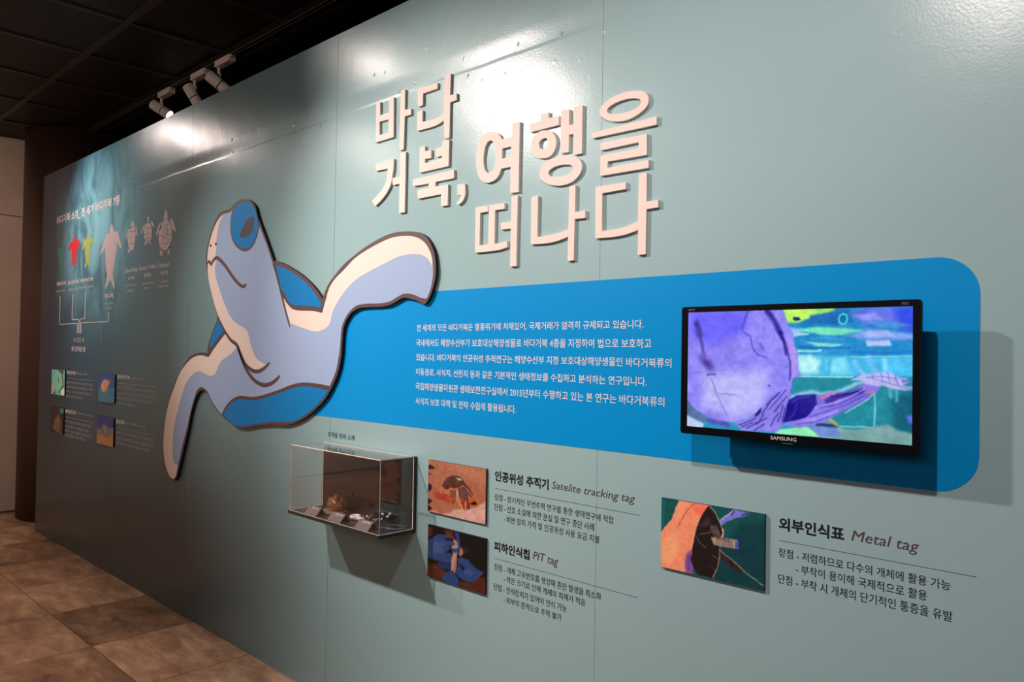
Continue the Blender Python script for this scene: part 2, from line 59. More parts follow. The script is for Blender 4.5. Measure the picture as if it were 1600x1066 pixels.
TVOUT=[-9060,-4141,10962,13788]
PAINT={"sat":[["p",[[-68,1043],[1062,1232],[1081,-28],[-44,-330]],[172,106,80],2,18],["p",[[298,1028],[993,1005],[998,720],[602,785]],[186,120,94],120,10],["p",[[-5,892],[71,905],[126,871],[84,831],[-4,815]],[48,32,30],5,6],["p",[[-3,744],[68,734],[62,715],[-2,712]],[70,40,32],5,6],["p",[[-9,537],[53,537],[79,465],[49,407],[-6,370]],[48,32,30],5,6],["p",[[-4,254],[89,231],[47,163],[-2,126]],[48,32,30],5,6],["p",[[-2,113],[85,76],[37,20],[1,-8]],[48,32,30],5,6],["p",[[192,584],[216,583],[212,563],[196,566]],[90,30,25],4,0],["p",[[255,10],[419,70],[464,137],[567,174],[657,165],[767,235],[876,285],[950,375],[1023,428],[1030,-11],[880,-14],[291,-19]],[214,164,152],14,22],["p",[[7,-13],[73,44],[195,14],[291,-19]],[205,150,140],8,16],["p",[[98,373],[165,407],[273,393],[390,406],[484,365],[462,254],[404,247],[310,275],[215,266],[142,300]],[172,66,42],8,26],["p",[[720,394],[830,446],[887,384],[875,303],[766,277]],[196,92,50],7,20],["p",[[749,328],[814,373],[858,353],[851,309],[766,301]],[32,16,16],5,0],["p",[[419,771],[534,784],[603,749],[672,664],[751,571],[798,485],[764,422],[719,491],[538,526],[423,526],[331,471],[295,486],[252,540],[292,636],[350,723]],[92,54,46],6,22],["s",[[265,515],[342,468],[417,531],[470,521],[560,565],[622,617],[695,584],[752,499],[794,459]],18,[222,120,70],7,24],["p",[[307,476],[378,466],[402,384],[308,413]],[206,104,58],8,24],["p",[[406,497],[516,508],[512,371],[449,345],[402,390]],[116,84,80],7,14],["p",[[549,565],[673,609],[724,517],[710,367],[609,356],[557,406]],[98,68,64],7,16],["s",[[521,510],[524,374],[565,285],[623,188]],44,[228,140,84],8,22],["p",[[575,361],[709,385],[746,303],[734,209],[668,172],[623,200]],[140,58,40],6,40],["s",[[671,322],[668,186]],40,[222,130,76],8,30],["s",[[615,321],[662,216]],14,[40,20,20],4,0],["s",[[715,369],[732,214]],18,[50,24,24],6,0],["p",[[506,748],[580,744],[603,718],[547,700],[512,718]],[196,176,170],5,8],["s",[[574,770],[626,874]],5,[70,36,34],3,0],["s",[[462,248],[496,330]],14,[50,24,20],6,0]],"pit":[["p",[[-61,1027],[1065,1320],[1085,-17],[-36,-428]],[20,18,20],2,3],["p",[[305,975],[455,989],[494,841],[370,833],[319,885]],[104,42,28],10,8],["p",[[-7,959],[86,956],[88,821],[-3,755]],[92,38,26],16,8],["p",[[-7,247],[162,287],[254,222],[343,198],[283,18],[-3,-12]],[84,40,26],12,6],["p",[[557,7],[592,110],[771,133],[897,279],[1023,321],[1028,-5],[557,7]],[82,36,28],12,12],["p",[[606,755],[726,739],[703,667],[632,633]],[50,32,30],30,0],["p",[[175,318],[315,369],[428,365],[423,264],[254,222],[202,259]],[32,50,98],8,4],["p",[[-15,683],[102,784],[204,873],[281,875],[369,899],[395,860],[332,829],[294,831],[346,786],[458,798],[489,761],[459,719],[372,700],[423,669],[337,556],[424,570],[448,511],[430,386],[277,364],[148,350],[-10,369]],[44,68,122],8,4],["p",[[103,730],[309,722],[274,524],[81,479]],[66,84,136],60,3],["s",[[336,596],[324,553],[424,570]],10,[26,40,84],6,0],["p",[[537,512],[609,547],[729,533],[825,434],[976,382],[931,316],[818,162],[735,134],[615,144],[517,203],[504,251],[551,398],[538,446]],[44,68,122],8,4],["p",[[562,428],[660,381],[708,370],[649,312],[600,335]],[18,20,34],8,0],["p",[[660,368],[708,377],[827,332],[734,249],[638,269]],[58,80,136],20,3],["p",[[469,854],[519,822],[547,778],[529,601],[525,442],[515,308],[483,192],[464,265],[424,238],[432,466],[449,577],[430,691]],[190,138,118],5,10],["s",[[513,465],[490,326],[467,265]],16,[130,60,46],8,10],["p",[[473,994],[551,995],[568,823],[582,735],[550,595],[525,613],[545,751],[506,858]],[40,66,126],5,3],["p",[[436,991],[480,983],[506,858],[463,899]],[14,16,36],5,0],["p",[[423,669],[540,690],[544,626],[455,590]],[44,74,136],5,3],["p",[[352,781],[458,798],[489,761],[459,719],[385,710]],[44,74,136],7,3],["p",[[582,735],[619,694],[632,633],[597,563],[554,576]],[168,114,94],10,6],["p",[[282,71],[331,167],[393,228],[467,239],[517,190],[567,128],[563,-4],[446,-6],[270,20]],[44,68,122],7,4],["s",[[387,186],[402,19]],8,[28,44,88],6,0],["s",[[474,189],[486,8]],8,[28,44,88],6,0]],"metal":[["p",[[-53,1023],[1026,1260],[1035,-8],[-39,-391]],[20,74,72],2,3],["p",[[515,266],[793,842],[1029,902],[1035,-8],[518,-110]],[18,56,62],60,3],["p",[[-9,1007],[46,966],[21,510],[-9,502]],[24,84,86],10,3],["p",[[589,826],[716,1001],[867,994],[822,932],[726,880],[598,748]],[122,112,196],8,10],["s",[[594,815],[721,998]],8,[220,190,180],5,0],["s",[[725,978],[700,929]],22,[60,50,110],10,0],["s",[[793,939],[859,990]],20,[60,50,110],10,0],["p",[[597,429],[653,359],[705,325],[756,255],[844,188],[773,173],[706,202],[637,279],[593,316]],[52,36,30],5,8],["s",[[688,295],[714,242]],26,[36,22,20],6,0],["s",[[601,418],[653,359],[713,315],[832,188],[997,63]],8,[222,172,152],4,0],["p",[[184,1010],[509,1020],[456,945],[421,860],[390,763],[359,627],[342,495],[327,311],[315,205],[331,81],[323,2],[189,-4],[-4,-20],[-8,489],[49,597],[106,704],[143,857]],[236,132,98],6,4],["p",[[189,1011],[347,1015],[265,912],[201,741],[125,669],[152,859]],[238,140,104],20,3],["p",[[301,998],[500,1018],[456,945],[403,830],[348,842]],[240,108,84],26,3],["p",[[12,402],[146,518],[205,300],[74,51],[5,109]],[240,150,104],60,3],["s",[[342,995],[265,873],[228,774],[178,618]],12,[176,74,56],9,0],["s",[[251,844],[307,838],[321,797]],7,[196,92,66],6,0],["p",[[270,268],[316,333],[337,7],[263,8],[253,134]],[112,64,140],34,3],["p",[[484,1004],[531,925],[582,812],[620,697],[614,596],[594,465],[595,316],[562,131],[532,8],[383,15],[336,96],[312,204],[323,335],[344,495],[377,696],[412,845]],[34,24,23],5,6],["p",[[502,729],[564,745],[599,617],[547,590],[503,641]],[84,66,62],14,30],["p",[[386,698],[475,835],[511,769],[440,674]],[62,36,34],30,12],["s",[[396,573],[503,634]],10,[120,84,60],10,10],["s",[[489,1001],[545,916],[591,789],[618,672]],10,[212,156,136],6,10],["s",[[618,709],[623,648],[610,589]],22,[216,166,128],8,10],["s",[[597,448],[593,303],[564,132],[533,15]],10,[206,140,120],6,10],["s",[[358,544],[397,459],[465,403]],4,[190,150,130],3,0],["s",[[519,330],[578,292]],4,[190,150,130],3,0],["s",[[498,186],[547,138]],3,[150,110,95],3,0],["p",[[512,574],[547,577],[548,471],[531,485]],[150,120,90],6,10],["p",[[539,572],[758,593],[769,480],[618,463],[540,468]],[142,112,102],5,10],["s",[[542,571],[543,470]],12,[196,160,130],5,0],["s",[[634,589],[758,593]],8,[190,165,200],5,0],["p",[[743,583],[767,590],[769,480],[739,481]],[84,74,170],8,0],["s",[[724,553],[733,482]],10,[220,190,160],5,0]],"screen":[["p",[[-180,1179],[1075,1083],[1080,-219],[-166,-501]],[44,150,190],2,8],["p",[[438,1024],[1028,1020],[1030,652],[441,639]],[40,140,205],20,24],["p",[[468,1023],[704,1020],[671,960],[581,923],[540,898],[493,896]],[196,250,110],14,20],["p",[[592,953],[693,980],[758,987],[769,896],[704,868],[592,891]],[36,110,182],16,10],["p",[[541,845],[638,859],[758,846],[811,830],[726,794],[638,802],[558,824]],[120,230,190],12,14],["p",[[493,862],[541,845],[570,808],[523,777]],[150,190,240],14,10],["p",[[758,957],[810,999],[1029,992],[1029,831],[883,853],[811,885]],[104,118,236],26,24],["p",[[922,998],[1029,992],[1029,803],[957,842]],[60,84,240],40,10],["p",[[748,791],[832,840],[1029,794],[1029,761],[832,761]],[130,160,240],18,20],["p",[[822,751],[913,756],[921,715],[827,709]],[186,202,250],10,10],["p",[[523,804],[587,808],[587,796],[523,796]],[180,240,240],8,0],["p",[[576,741],[672,731],[727,721],[716,706],[627,707]],[140,236,220],10,10],["p",[[536,681],[644,679],[639,666],[536,662]],[150,236,236],8,0],["p",[[530,646],[759,626],[1030,641],[1030,492],[765,481],[531,473]],[76,190,242],22,24],["p",[[536,625],[594,642],[639,602],[629,499],[549,490]],[186,246,246],30,10],["p",[[662,603],[743,626],[760,506],[673,491]],[130,226,248],34,10],["s",[[678,603],[673,481]],26,[70,180,220],16,0],["s",[[833,628],[853,560],[864,512]],40,[110,190,246],20,0],["s",[[765,628],[997,640]],5,[180,230,250],6,0],["p",[[525,464],[1030,488],[1033,-230],[530,-344]],[38,140,158],10,14],["p",[[915,341],[1031,408],[1032,51],[936,74]],[22,96,122],50,10],["s",[[543,468],[771,477]],8,[196,248,244],5,0],["s",[[859,414],[860,106]],12,[112,206,222],6,0],["s",[[697,100],[855,108]],9,[130,220,220],6,0],["s",[[917,399],[920,341]],20,[90,180,200],16,0],["s",[[942,381],[942,314]],18,[90,180,200],16,0],["p",[[592,995],[671,1001],[693,985],[637,962]],[150,230,120],10,10],["p",[[779,946],[857,962],[887,912],[811,905]],[146,156,250],14,10],["p",[[806,816],[908,824],[938,780],[822,781]],[166,184,250],12,10],["p",[[831,904],[932,891],[996,860],[883,844]],[70,150,220],12,10],["s",[[593,767],[672,775],[737,760]],9,[60,170,220],6,10],["s",[[547,704],[639,693],[759,700]],12,[30,110,190],8,10],["s",[[770,666],[884,657],[997,669]],14,[30,120,210],10,10],["p",[[517,930],[540,945],[552,919],[529,909]],[24,44,96],8,0],["s",[[781,587],[812,509]],30,[120,200,246],18,0],["s",[[894,610],[899,543]],24,[150,220,250],16,0],["p",[[765,456],[813,497],[859,516],[914,519],[950,483],[978,480],[989,452],[964,431],[1005,413],[1002,398],[934,395],[874,424],[833,451]],[186,184,240],8,8],["s",[[833,471],[884,454],[934,429],[998,403]],6,[112,116,206],5,0],["s",[[849,501],[854,467]],6,[112,116,206],5,0],["s",[[879,512],[889,455]],6,[112,116,206],5,0],["s",[[909,514],[919,437]],6,[112,116,206],5,0],["s",[[934,496],[949,430]],6,[112,116,206],5,0],["s",[[828,480],[884,488],[939,472]],6,[112,116,206],5,0],["s",[[959,474],[968,446]],6,[112,116,206],5,0],["s",[[968,460],[983,461]],22,[110,110,215],10,0],["p",[[979,204],[1031,239],[1032,145],[989,158]],[96,110,230],12,0],["p",[[456,38],[585,77],[631,27],[642,-2],[444,-1]],[150,240,180],14,20],["p",[[708,99],[773,79],[850,110],[911,137],[941,103],[1032,70],[1032,-43],[648,-21],[597,79],[675,146]],[124,166,166],16,24],["p",[[597,79],[642,121],[686,127],[714,70],[730,22],[642,3]],[110,140,214],14,14],["s",[[625,98],[708,99]],22,[40,50,90],12,0],["s",[[680,146],[708,109]],20,[190,190,100],12,0],["s",[[525,452],[503,292]],24,[60,120,170],12,0],["s",[[503,302],[595,352],[641,341],[707,352],[781,423],[823,450]],26,[150,200,236],16,10],["p",[[613,323],[685,345],[771,377],[818,430],[864,438],[877,395],[844,329],[782,264],[729,208],[675,146],[619,97],[551,62],[468,82],[533,127],[585,165]],[134,120,226],9,24],["s",[[669,287],[729,333],[808,370]],40,[64,44,158],16,14],["s",[[641,233],[707,261],[782,328]],10,[90,70,190],8,0],["s",[[641,315],[693,342]],24,[190,120,186],10,0],["s",[[829,357],[849,374]],24,[190,120,160],10,0],["s",[[823,440],[874,424]],26,[190,182,236],10,8],["s",[[745,205],[834,313],[854,355]],7,[190,200,250],5,0],["p",[[-29,1074],[472,996],[490,894],[517,809],[530,662],[542,657],[541,515],[557,474],[519,451],[514,367],[443,297],[413,208],[369,187],[319,111],[255,69],[168,60],[106,95],[28,166],[-23,231]],[146,136,246],8,26],["p",[[7,1025],[313,1009],[289,812],[116,700],[9,815]],[112,104,252],70,8],["p",[[83,470],[411,509],[382,205],[255,91],[85,195]],[186,184,250],80,6],["p",[[494,809],[536,662],[540,494],[514,430],[507,598]],[176,150,240],16,6],["s",[[398,994],[433,907],[461,810]],44,[52,40,150],16,30],["s",[[458,820],[482,735],[489,650]],28,[48,36,140],12,30],["s",[[489,661],[506,598],[507,440]],13,[76,60,180],8,20],["s",[[307,1004],[279,856]],18,[86,72,200],16,20],["s",[[282,828],[321,789],[329,702],[354,637],[398,611]],9,[92,76,190],7,30],["s",[[366,724],[382,681]],14,[100,90,210],14,0],["s",[[408,385],[415,383]],12,[70,60,180],6,0],["s",[[46,903],[63,803]],50,[66,58,148],26,30],["s",[[63,803],[88,617]],26,[84,70,164],16,30],["s",[[78,606],[119,520]],70,[98,82,178],34,50],["s",[[106,454],[146,461]],18,[96,80,176],12,20],["s",[[129,423],[153,305],[180,200],[206,128]],7,[120,110,206],6,0],["s",[[160,297],[255,298]],5,[120,110,206],4,0],["s",[[5,459],[197,507]],4,[120,110,206],4,0],["p",[[-49,254],[3,226],[41,152],[122,64],[89,49],[-48,98]],[90,110,160],10,30],["p",[[-48,131],[35,64],[89,32],[76,-19],[-47,-25]],[196,206,246],12,10],["s",[[116,63],[213,38]],40,[96,84,190],14,30],["p",[[251,62],[318,105],[372,190],[436,330],[505,386],[511,296],[494,214],[478,80],[455,16],[282,1]],[140,130,232],9,20],["s",[[378,149],[425,267],[459,332]],9,[64,52,160],6,10],["s",[[472,110],[486,213]],9,[64,52,160],6,10],["s",[[455,97],[477,232]],9,[64,52,160],6,10],["s",[[420,62],[455,168]],9,[64,52,160],6,10],["s",[[349,63],[402,121]],9,[64,52,160],6,10],["s",[[402,224],[454,331]],9,[64,52,160],6,10],["s",[[414,194],[488,354]],9,[64,52,160],6,10],["s",[[437,177],[494,304]],9,[64,52,160],6,10],["s",[[270,46],[343,103],[372,179]],9,[64,52,160],6,10],["s",[[307,25],[367,86],[390,151]],9,[64,52,160],6,10],["s",[[343,10],[391,68]],9,[64,52,160],6,10],["s",[[282,32],[337,76]],9,[64,52,160],6,10],["p",[[342,140],[375,200],[375,169],[355,131]],[34,26,110],8,0],["p",[[503,281],[544,322],[618,329],[624,273],[613,220],[585,155],[533,115],[474,93],[488,185]],[34,26,140],9,24],["s",[[619,231],[685,269],[761,326],[823,391]],9,[176,166,248],6,10],["s",[[596,156],[675,207],[756,276],[834,353]],8,[90,74,196],6,10],["s",[[574,122],[642,151],[708,210]],10,[170,160,246],8,10],["s",[[539,86],[619,118],[675,166]],8,[100,84,200],6,10],["s",[[685,319],[750,350],[797,369]],10,[46,34,130],6,20],["s",[[515,261],[544,296],[596,311]],9,[70,66,180],6,10],["s",[[504,123],[527,179],[538,243]],10,[60,52,170],8,20],["s",[[711,920],[719,950],[730,958],[745,947],[750,917],[744,889],[730,879],[716,890],[711,920]],12,[70,226,216],5,10],["s",[[523,925],[540,926]],22,[24,40,100],8,0]],"s1":[["p",[[-269,1124],[1532,1192],[1590,-19],[-201,-170]],[88,160,160],2,10],["p",[[27,331],[268,507],[170,-11],[-17,-26]],[150,150,140],20,5],["p",[[428,992],[849,994],[915,857],[616,874]],[40,50,40],6,20],["p",[[367,989],[736,880],[864,699],[818,415],[649,216],[346,194],[211,407],[141,563]],[110,170,150],8,20],["s",[[800,789],[909,390],[594,117]],78.0,[40,52,50],10,20],["s",[[505,679],[575,494]],78.0,[50,60,50],8,10],["s",[[289,94],[171,-27]],102.0,[40,50,46],10,10],["p",[[709,220],[1001,303],[1004,0],[779,6]],[200,200,180],10,5]],"s2":[["p",[[-77,1038],[1064,1088],[1089,487],[-49,409]],[44,70,120],2,4],["p",[[-51,466],[1087,542],[1111,-3],[-25,-105]],[48,108,130],60,4],["p",[[124,591],[294,771],[492,825],[644,735],[579,536],[363,338],[182,425]],[176,140,110],6,24],["s",[[739,796],[648,652],[463,360]],66.0,[166,104,74],6,20],["s",[[158,395],[63,231]],36.0,[90,70,60],5,0],["s",[[438,344],[393,242]],24.0,[120,100,80],5,0],["s",[[471,725],[434,442]],48.0,[150,86,56],8,10]],"s3":[["p",[[-200,1014],[1650,1185],[1710,-15],[-131,-268]],[34,30,26],2,8],["p",[[697,1034],[1005,1032],[1016,817],[772,792]],[40,110,120],16,8],["p",[[284,487],[648,779],[785,543],[862,241],[625,24],[240,101]],[84,66,46],12,26],["s",[[650,748],[474,508]],48.0,[110,84,60],8,10],["s",[[785,543],[828,299]],42.0,[120,80,50],8,10],["s",[[105,211],[623,55],[934,33]],48.0,[100,80,50],10,20]],"s4":[["p",[[-76,1062],[1129,1190],[1186,-175],[-12,-371]],[40,48,110],2,4],["p",[[-52,516],[1151,670],[1163,370],[-38,201]],[96,96,90],50,4],["p",[[-43,315],[1161,424],[1186,-175],[-12,-371]],[140,98,66],60,8],["p",[[306,590],[485,740],[658,663],[786,456],[746,283],[554,284],[306,363]],[98,82,80],7,16],["s",[[441,636],[546,452]],78.0,[140,124,120],16,6],["s",[[301,689],[391,658]],60.0,[110,100,96],6,0],["s",[[812,404],[842,241]],27.0,[90,70,60],5,0]]}
CAM=[1194.1915194305127, 0.7590094518185623, 0.016651334423370013, 0.01628653040563644, 1.5840171284680558, 1.267784425535389]

# ---------------------------------------------------------------- helpers
def lin(c):
    return tuple((v/12.92 if v <= .04045 else ((v+.055)/1.055)**2.4) for v in (x/255 for x in c))
def mat(name, rgb, rough=.5, metal=0, spec=.5, emit=None, es=1, coat=0):
    m = bpy.data.materials.new(name); m.use_nodes = True; b = m.node_tree.nodes['Principled BSDF']
    b.inputs['Base Color'].default_value = (*rgb, 1); b.inputs['Roughness'].default_value = rough; b.inputs['Metallic'].default_value = metal
    b.inputs['Specular IOR Level'].default_value = spec; b.inputs['Coat Weight'].default_value = coat
    if emit: b.inputs['Emission Color'].default_value = (*emit, 1); b.inputs['Emission Strength'].default_value = es
    return m
def nd(m, t, **k):
    n = m.node_tree.nodes.new(t)
    for a, v in k.items():
        if a in n.inputs: n.inputs[a].default_value = v
        else: setattr(n, a, v)
    return n
def lk(m, a, b): m.node_tree.links.new(a, b)
def grain(m, scale, amp, detail=3, stretch=None, bump=0, dist=.001, coord='Object'):
    """multiply the base colour by gentle noise and add fine relief"""
    b = m.node_tree.nodes['Principled BSDF']; tc = nd(m, 'ShaderNodeTexCoord'); mp = nd(m, 'ShaderNodeMapping')
    if stretch: mp.inputs['Scale'].default_value = stretch
    lk(m, tc.outputs[coord], mp.inputs[0]); n = nd(m, 'ShaderNodeTexNoise', Scale=scale, Detail=detail); lk(m, mp.outputs[0], n.inputs['Vector'])
    if amp:
        r = nd(m, 'ShaderNodeMapRange'); r.inputs[3].default_value = 1-amp; r.inputs[4].default_value = 1+amp; r.inputs[1].default_value=.25; r.inputs[2].default_value=.75
        lk(m, n.outputs[0], r.inputs[0]); mx = nd(m, 'ShaderNodeVectorMath', operation='SCALE'); mx.inputs[0].default_value = b.inputs['Base Color'].default_value[:3]
        lk(m, r.outputs[0], mx.inputs['Scale']); lk(m, mx.outputs[0], b.inputs['Base Color'])
    if bump:
        bp = nd(m, 'ShaderNodeBump', Strength=bump, Distance=dist); lk(m, n.outputs[0], bp.inputs['Height']); lk(m, bp.outputs[0], b.inputs['Normal'])
    return m
def link(name, me, parent=None, loc=None, mt=None):
    o = bpy.data.objects.new(name, me); C.objects.link(o)
    if mt and me is not None and not me.materials: me.materials.append(mt)
    if parent: o.parent = parent
    if loc: o.location = loc
    return o
def tag(o, label=None, cat=None, group=None, kind=None):
    for k, v in (('label',label),('category',cat),('group',group),('kind',kind)):
        if v: o[k] = v
    return o
def thing(name, label, cat, loc=(0,0,0), group=None):
    o = link(name, None, loc=loc); o.empty_display_size = .05
    return tag(o, label, cat, group)
def fin(bm, name, mt, parent=None, loc=None, smooth=False):
    bmesh.ops.recalc_face_normals(bm, faces=bm.faces)
    me = bpy.data.meshes.new(name); bm.to_mesh(me); bm.free()
    if smooth:
        for p in me.polygons: p.use_smooth = True
    me.materials.append(mt)
    return link(name, me, parent, loc)
def bx(bm, x0, x1, y0, y1, z0, z1, bev=0):
    r = bmesh.ops.create_cube(bm, size=1)['verts']
    for v in r: v.co = ((x0+x1)/2+v.co.x*(x1-x0), (y0+y1)/2+v.co.y*(y1-y0), (z0+z1)/2+v.co.z*(z1-z0))
    if bev: bmesh.ops.bevel(bm, geom=list({e for v in r for e in v.link_edges}), offset=bev, segments=2, affect='EDGES', profile=.5)
    return bm
def box(name, mt, parent, *d, bev=0): return fin(bx(bmesh.new(), *d, bev=bev), name, mt, parent)
def tube(bm, path, r, n=10, cap=True):
    pts = [Vector(p) for p in path]; rings = []
    for i, p in enumerate(pts):
        t = (pts[min(i+1,len(pts)-1)]-pts[max(i-1,0)]).normalized(); a = Vector((0,0,1)) if abs(t.z) < .9 else Vector((1,0,0))
        u = t.cross(a).normalized(); v = t.cross(u); rr = r[i] if isinstance(r, (list,tuple)) else r
        rings.append([bm.verts.new(p+(u*math.cos(k*2*math.pi/n)+v*math.sin(k*2*math.pi/n))*rr) for k in range(n)])
    for a, b in zip(rings, rings[1:]):
        for k in range(n): bm.faces.new((a[k], a[(k+1)%n], b[(k+1)%n], b[k]))
    if cap: bm.faces.new(rings[0]); bm.faces.new(rings[-1])
    return bm
def lathe(bm, prof, n=20, c=(0,0,0)):
    rings = []
    for r, z in prof:
        rings.append([bm.verts.new((c[0]+r*math.cos(k*2*math.pi/n), c[1]+r*math.sin(k*2*math.pi/n), c[2]+z)) for k in range(n)] if r > 1e-6 else [bm.verts.new((c[0],c[1],c[2]+z))])
    for a, b in zip(rings, rings[1:]):
        for k in range(n):
            k2 = (k+1) % n
            if len(a) == 1 and len(b) == 1: continue
            if len(a) == 1: bm.faces.new((a[0], b[k], b[k2]))
            elif len(b) == 1: bm.faces.new((a[k], a[k2], b[0]))
            else: bm.faces.new((a[k], a[k2], b[k2], b[k]))
    return bm
def smoothpoly(pts, cut=50, sub=3):
    """Catmull-Rom through the points, keeping the sharp corners"""
    n = len(pts); P = [Vector(p) for p in pts]; sharp = []
    for i in range(n):
        a = P[i]-P[i-1]; b = P[(i+1)%n]-P[i]
        sharp.append(a.length > 1e-9 and b.length > 1e-9 and math.degrees(a.angle(b)) > cut)
    out = []
    for i in range(n):
        p1, p2 = P[i], P[(i+1)%n]
        p0 = p1-(p2-p1)*.5 if sharp[i] else P[i-1]; p3 = p2+(p2-p1)*.5 if sharp[(i+1)%n] else P[(i+2)%n]
        for k in range(sub):
            t = k/sub
            out.append(.5*((2*p1)+(-p0+p2)*t+(2*p0-5*p1+4*p2-p3)*t*t+(-p0+3*p1-3*p2+p3)*t**3))
    return out
def area2(p): return sum(p[i-1][0]*p[i][1]-p[i][0]*p[i-1][1] for i in range(len(p)))
def slab(bm, loops, y0, y1, side=True):
    """outline (with holes) in the wall's x,z plane; front face at y0, sides running back to y1"""
    loops = [[Vector((p[0], p[1])) for p in l] for l in loops]
    for i, l in enumerate(loops):
        if (area2(l) > 0) != (i == 0): l.reverse()
    flat = [p for l in loops for p in l]; ed = []; k = 0
    for l in loops:
        ed += [(k+i, k+(i+1) % len(l)) for i in range(len(l))]; k += len(l)
    vv, _, ff, _, _, _ = delaunay_2d_cdt(flat, ed, [], 0, 1e-6)
    segs = np.array([[l[i][0], l[i][1], l[(i+1) % len(l)][0], l[(i+1) % len(l)][1]] for l in loops for i in range(len(l))])
    cen = np.array([[sum(vv[i].x for i in t)/3, sum(vv[i].y for i in t)/3] for t in ff])
    x1, y1_, x2, y2 = segs.T; cxx, cyy = cen[:, :1], cen[:, 1:]
    with np.errstate(divide='ignore', invalid='ignore'):
        hit = ((y1_ > cyy) != (y2 > cyy)) & (cxx < x1+(cyy-y1_)*(x2-x1)/(y2-y1_))
    ff = [t for t, n_ in zip(ff, hit.sum(1)) if n_ % 2]
    F0 = [bm.verts.new((p.x, y0, p.y)) for p in vv]
    for t in ff:
        try: bm.faces.new([F0[i] for i in t])
        except ValueError: pass
    if side: F = [bm.verts.new((p.x, y0, p.y)) for p in flat]
    if side:
        B = [bm.verts.new((p.x, y1, p.y)) for p in flat]; k = 0
        for l in loops:
            n = len(l)
            for i in range(n):
                a, b = k+i, k+(i+1) % n
                bm.faces.new((F[a], F[b], B[b], B[a]))
            k += n
        bmesh.ops.remove_doubles(bm, verts=F+F0, dist=1e-6)
    return bm
def ribbon(pts, w, taper=0):
    P = [Vector(p) for p in pts]; d = []
    n = len(P); L = []; Rr = []
    # smooth open path
    Q = []
    for i in range(n-1):
        p1, p2 = P[i], P[i+1]; p0 = P[i-1] if i else p1; p3 = P[i+2] if i+2 < n else p2
        for k in range(5):
            t = k/5; Q.append(.5*((2*p1)+(-p0+p2)*t+(2*p0-5*p1+4*p2-p3)*t*t+(-p0+3*p1-3*p2+p3)*t**3))
    Q.append(P[-1])
    for i, q in enumerate(Q):
        t = (Q[min(i+1,len(Q)-1)]-Q[max(i-1,0)]).normalized(); nn = Vector((-t.y, t.x))
        ww = w*(.35+.65*math.sin(math.pi*(i/(len(Q)-1)))**.35) if taper else w
        L.append(q+nn*ww/2); Rr.append(q-nn*ww/2)
    return L, Rr
def strip(bm, pts, w, y, taper=0, th=.0003):
    L, Rr = ribbon(pts, w, taper)
    a = [bm.verts.new((p.x, y, p.y)) for p in L]; b = [bm.verts.new((p.x, y, p.y)) for p in Rr]
    for i in range(len(a)-1): bm.faces.new((a[i], a[i+1], b[i+1], b[i]))
    return bm
K = 1e-4
def sc(pts): return [(x*K, z*K) for x, z in pts]

# ---- pictures (photographs and the screen image): a fine grid of painted colour points
def painting(ops, asp, n, noise_seed=1, warp=.022, mottle=.10):
    nx = n; ny = max(8, int(n/asp)); X, Y = np.meshgrid(np.linspace(0, asp, nx), np.linspace(0, 1, ny))
    GX, GY = X, Y; rng = np.random.default_rng(noise_seed); img = np.zeros((ny, nx, 3))
    def field(s):
        out = np.zeros((ny, nx)); X, Y = GX, GY
        for o, a in ((1,.5),(2.3,.3),(5,.2)):
            g = rng.random((int(s*o)+3, int(s*o*asp)+3)); gy = Y*(g.shape[0]-1.001); gx = X/asp*(g.shape[1]-1.001)
            iy = gy.astype(int); ix = gx.astype(int); fy = gy-iy; fx = gx-ix; fy = fy*fy*(3-2*fy); fx = fx*fx*(3-2*fx)
            out += a*(g[iy,ix]*(1-fy)*(1-fx)+g[iy+1,ix]*fy*(1-fx)+g[iy,ix+1]*(1-fy)*fx+g[iy+1,ix+1]*fy*fx)
        return out-.5
    X0, Y0 = X, Y; wx = field(16); wy = field(16); X, Y = X0+wx*warp, Y0+wy*warp; Z0 = (X0, Y0)
    for op in ops:
        k, pts = op[0], op[1]; P = [(a/1000*asp, b/1000) for a, b in pts]
        dist = np.full((ny, nx), 9.); inside = np.zeros((ny, nx), bool); m = len(P)
        for i in range(m if k == 'p' else m-1):
            (x1, y1), (x2, y2) = P[i], P[(i+1) % m]; dx, dy = x2-x1, y2-y1
            t = np.clip(((X-x1)*dx+(Y-y1)*dy)/(dx*dx+dy*dy+1e-12), 0, 1)
            dist = np.minimum(dist, np.hypot(X-x1-t*dx, Y-y1-t*dy))
            if k == 'p' and abs(dy) > 1e-9: inside ^= ((y1 > Y) != (y2 > Y)) & (X < x1+(Y-y1)*dx/dy)
        if k == 'p': col, soft, amp = op[2:5]; sd = np.where(inside, -dist, dist)
        else: wd, col, soft, amp = op[2:6]; sd = dist-wd/2000
        s = max(soft/1000, .35/ny); a = np.clip(.5-sd/(2*s), 0, 1)[..., None]; a = a*a*(3-2*a)
        c = np.array(col, float)[None, None, :]+np.zeros((ny, nx, 3))
        if amp: c = c+(field(7)*amp*1.6)[..., None]+(rng.random((ny, nx))-.5)[..., None]*amp*.35
        img = img*(1-a)+c*a
    fine = 1+mottle*field(26)[..., None]*2+mottle*.8*(field(60)[..., None]); img = img*fine
    img[1:-1, 1:-1] = (img[1:-1, 1:-1]*4+img[:-2, 1:-1]+img[2:, 1:-1]+img[1:-1, :-2]+img[1:-1, 2:])/8
    img = np.clip(img, 0, 255)/255
    return np.where(img <= .04045, img/12.92, ((img+.055)/1.055)**2.4)
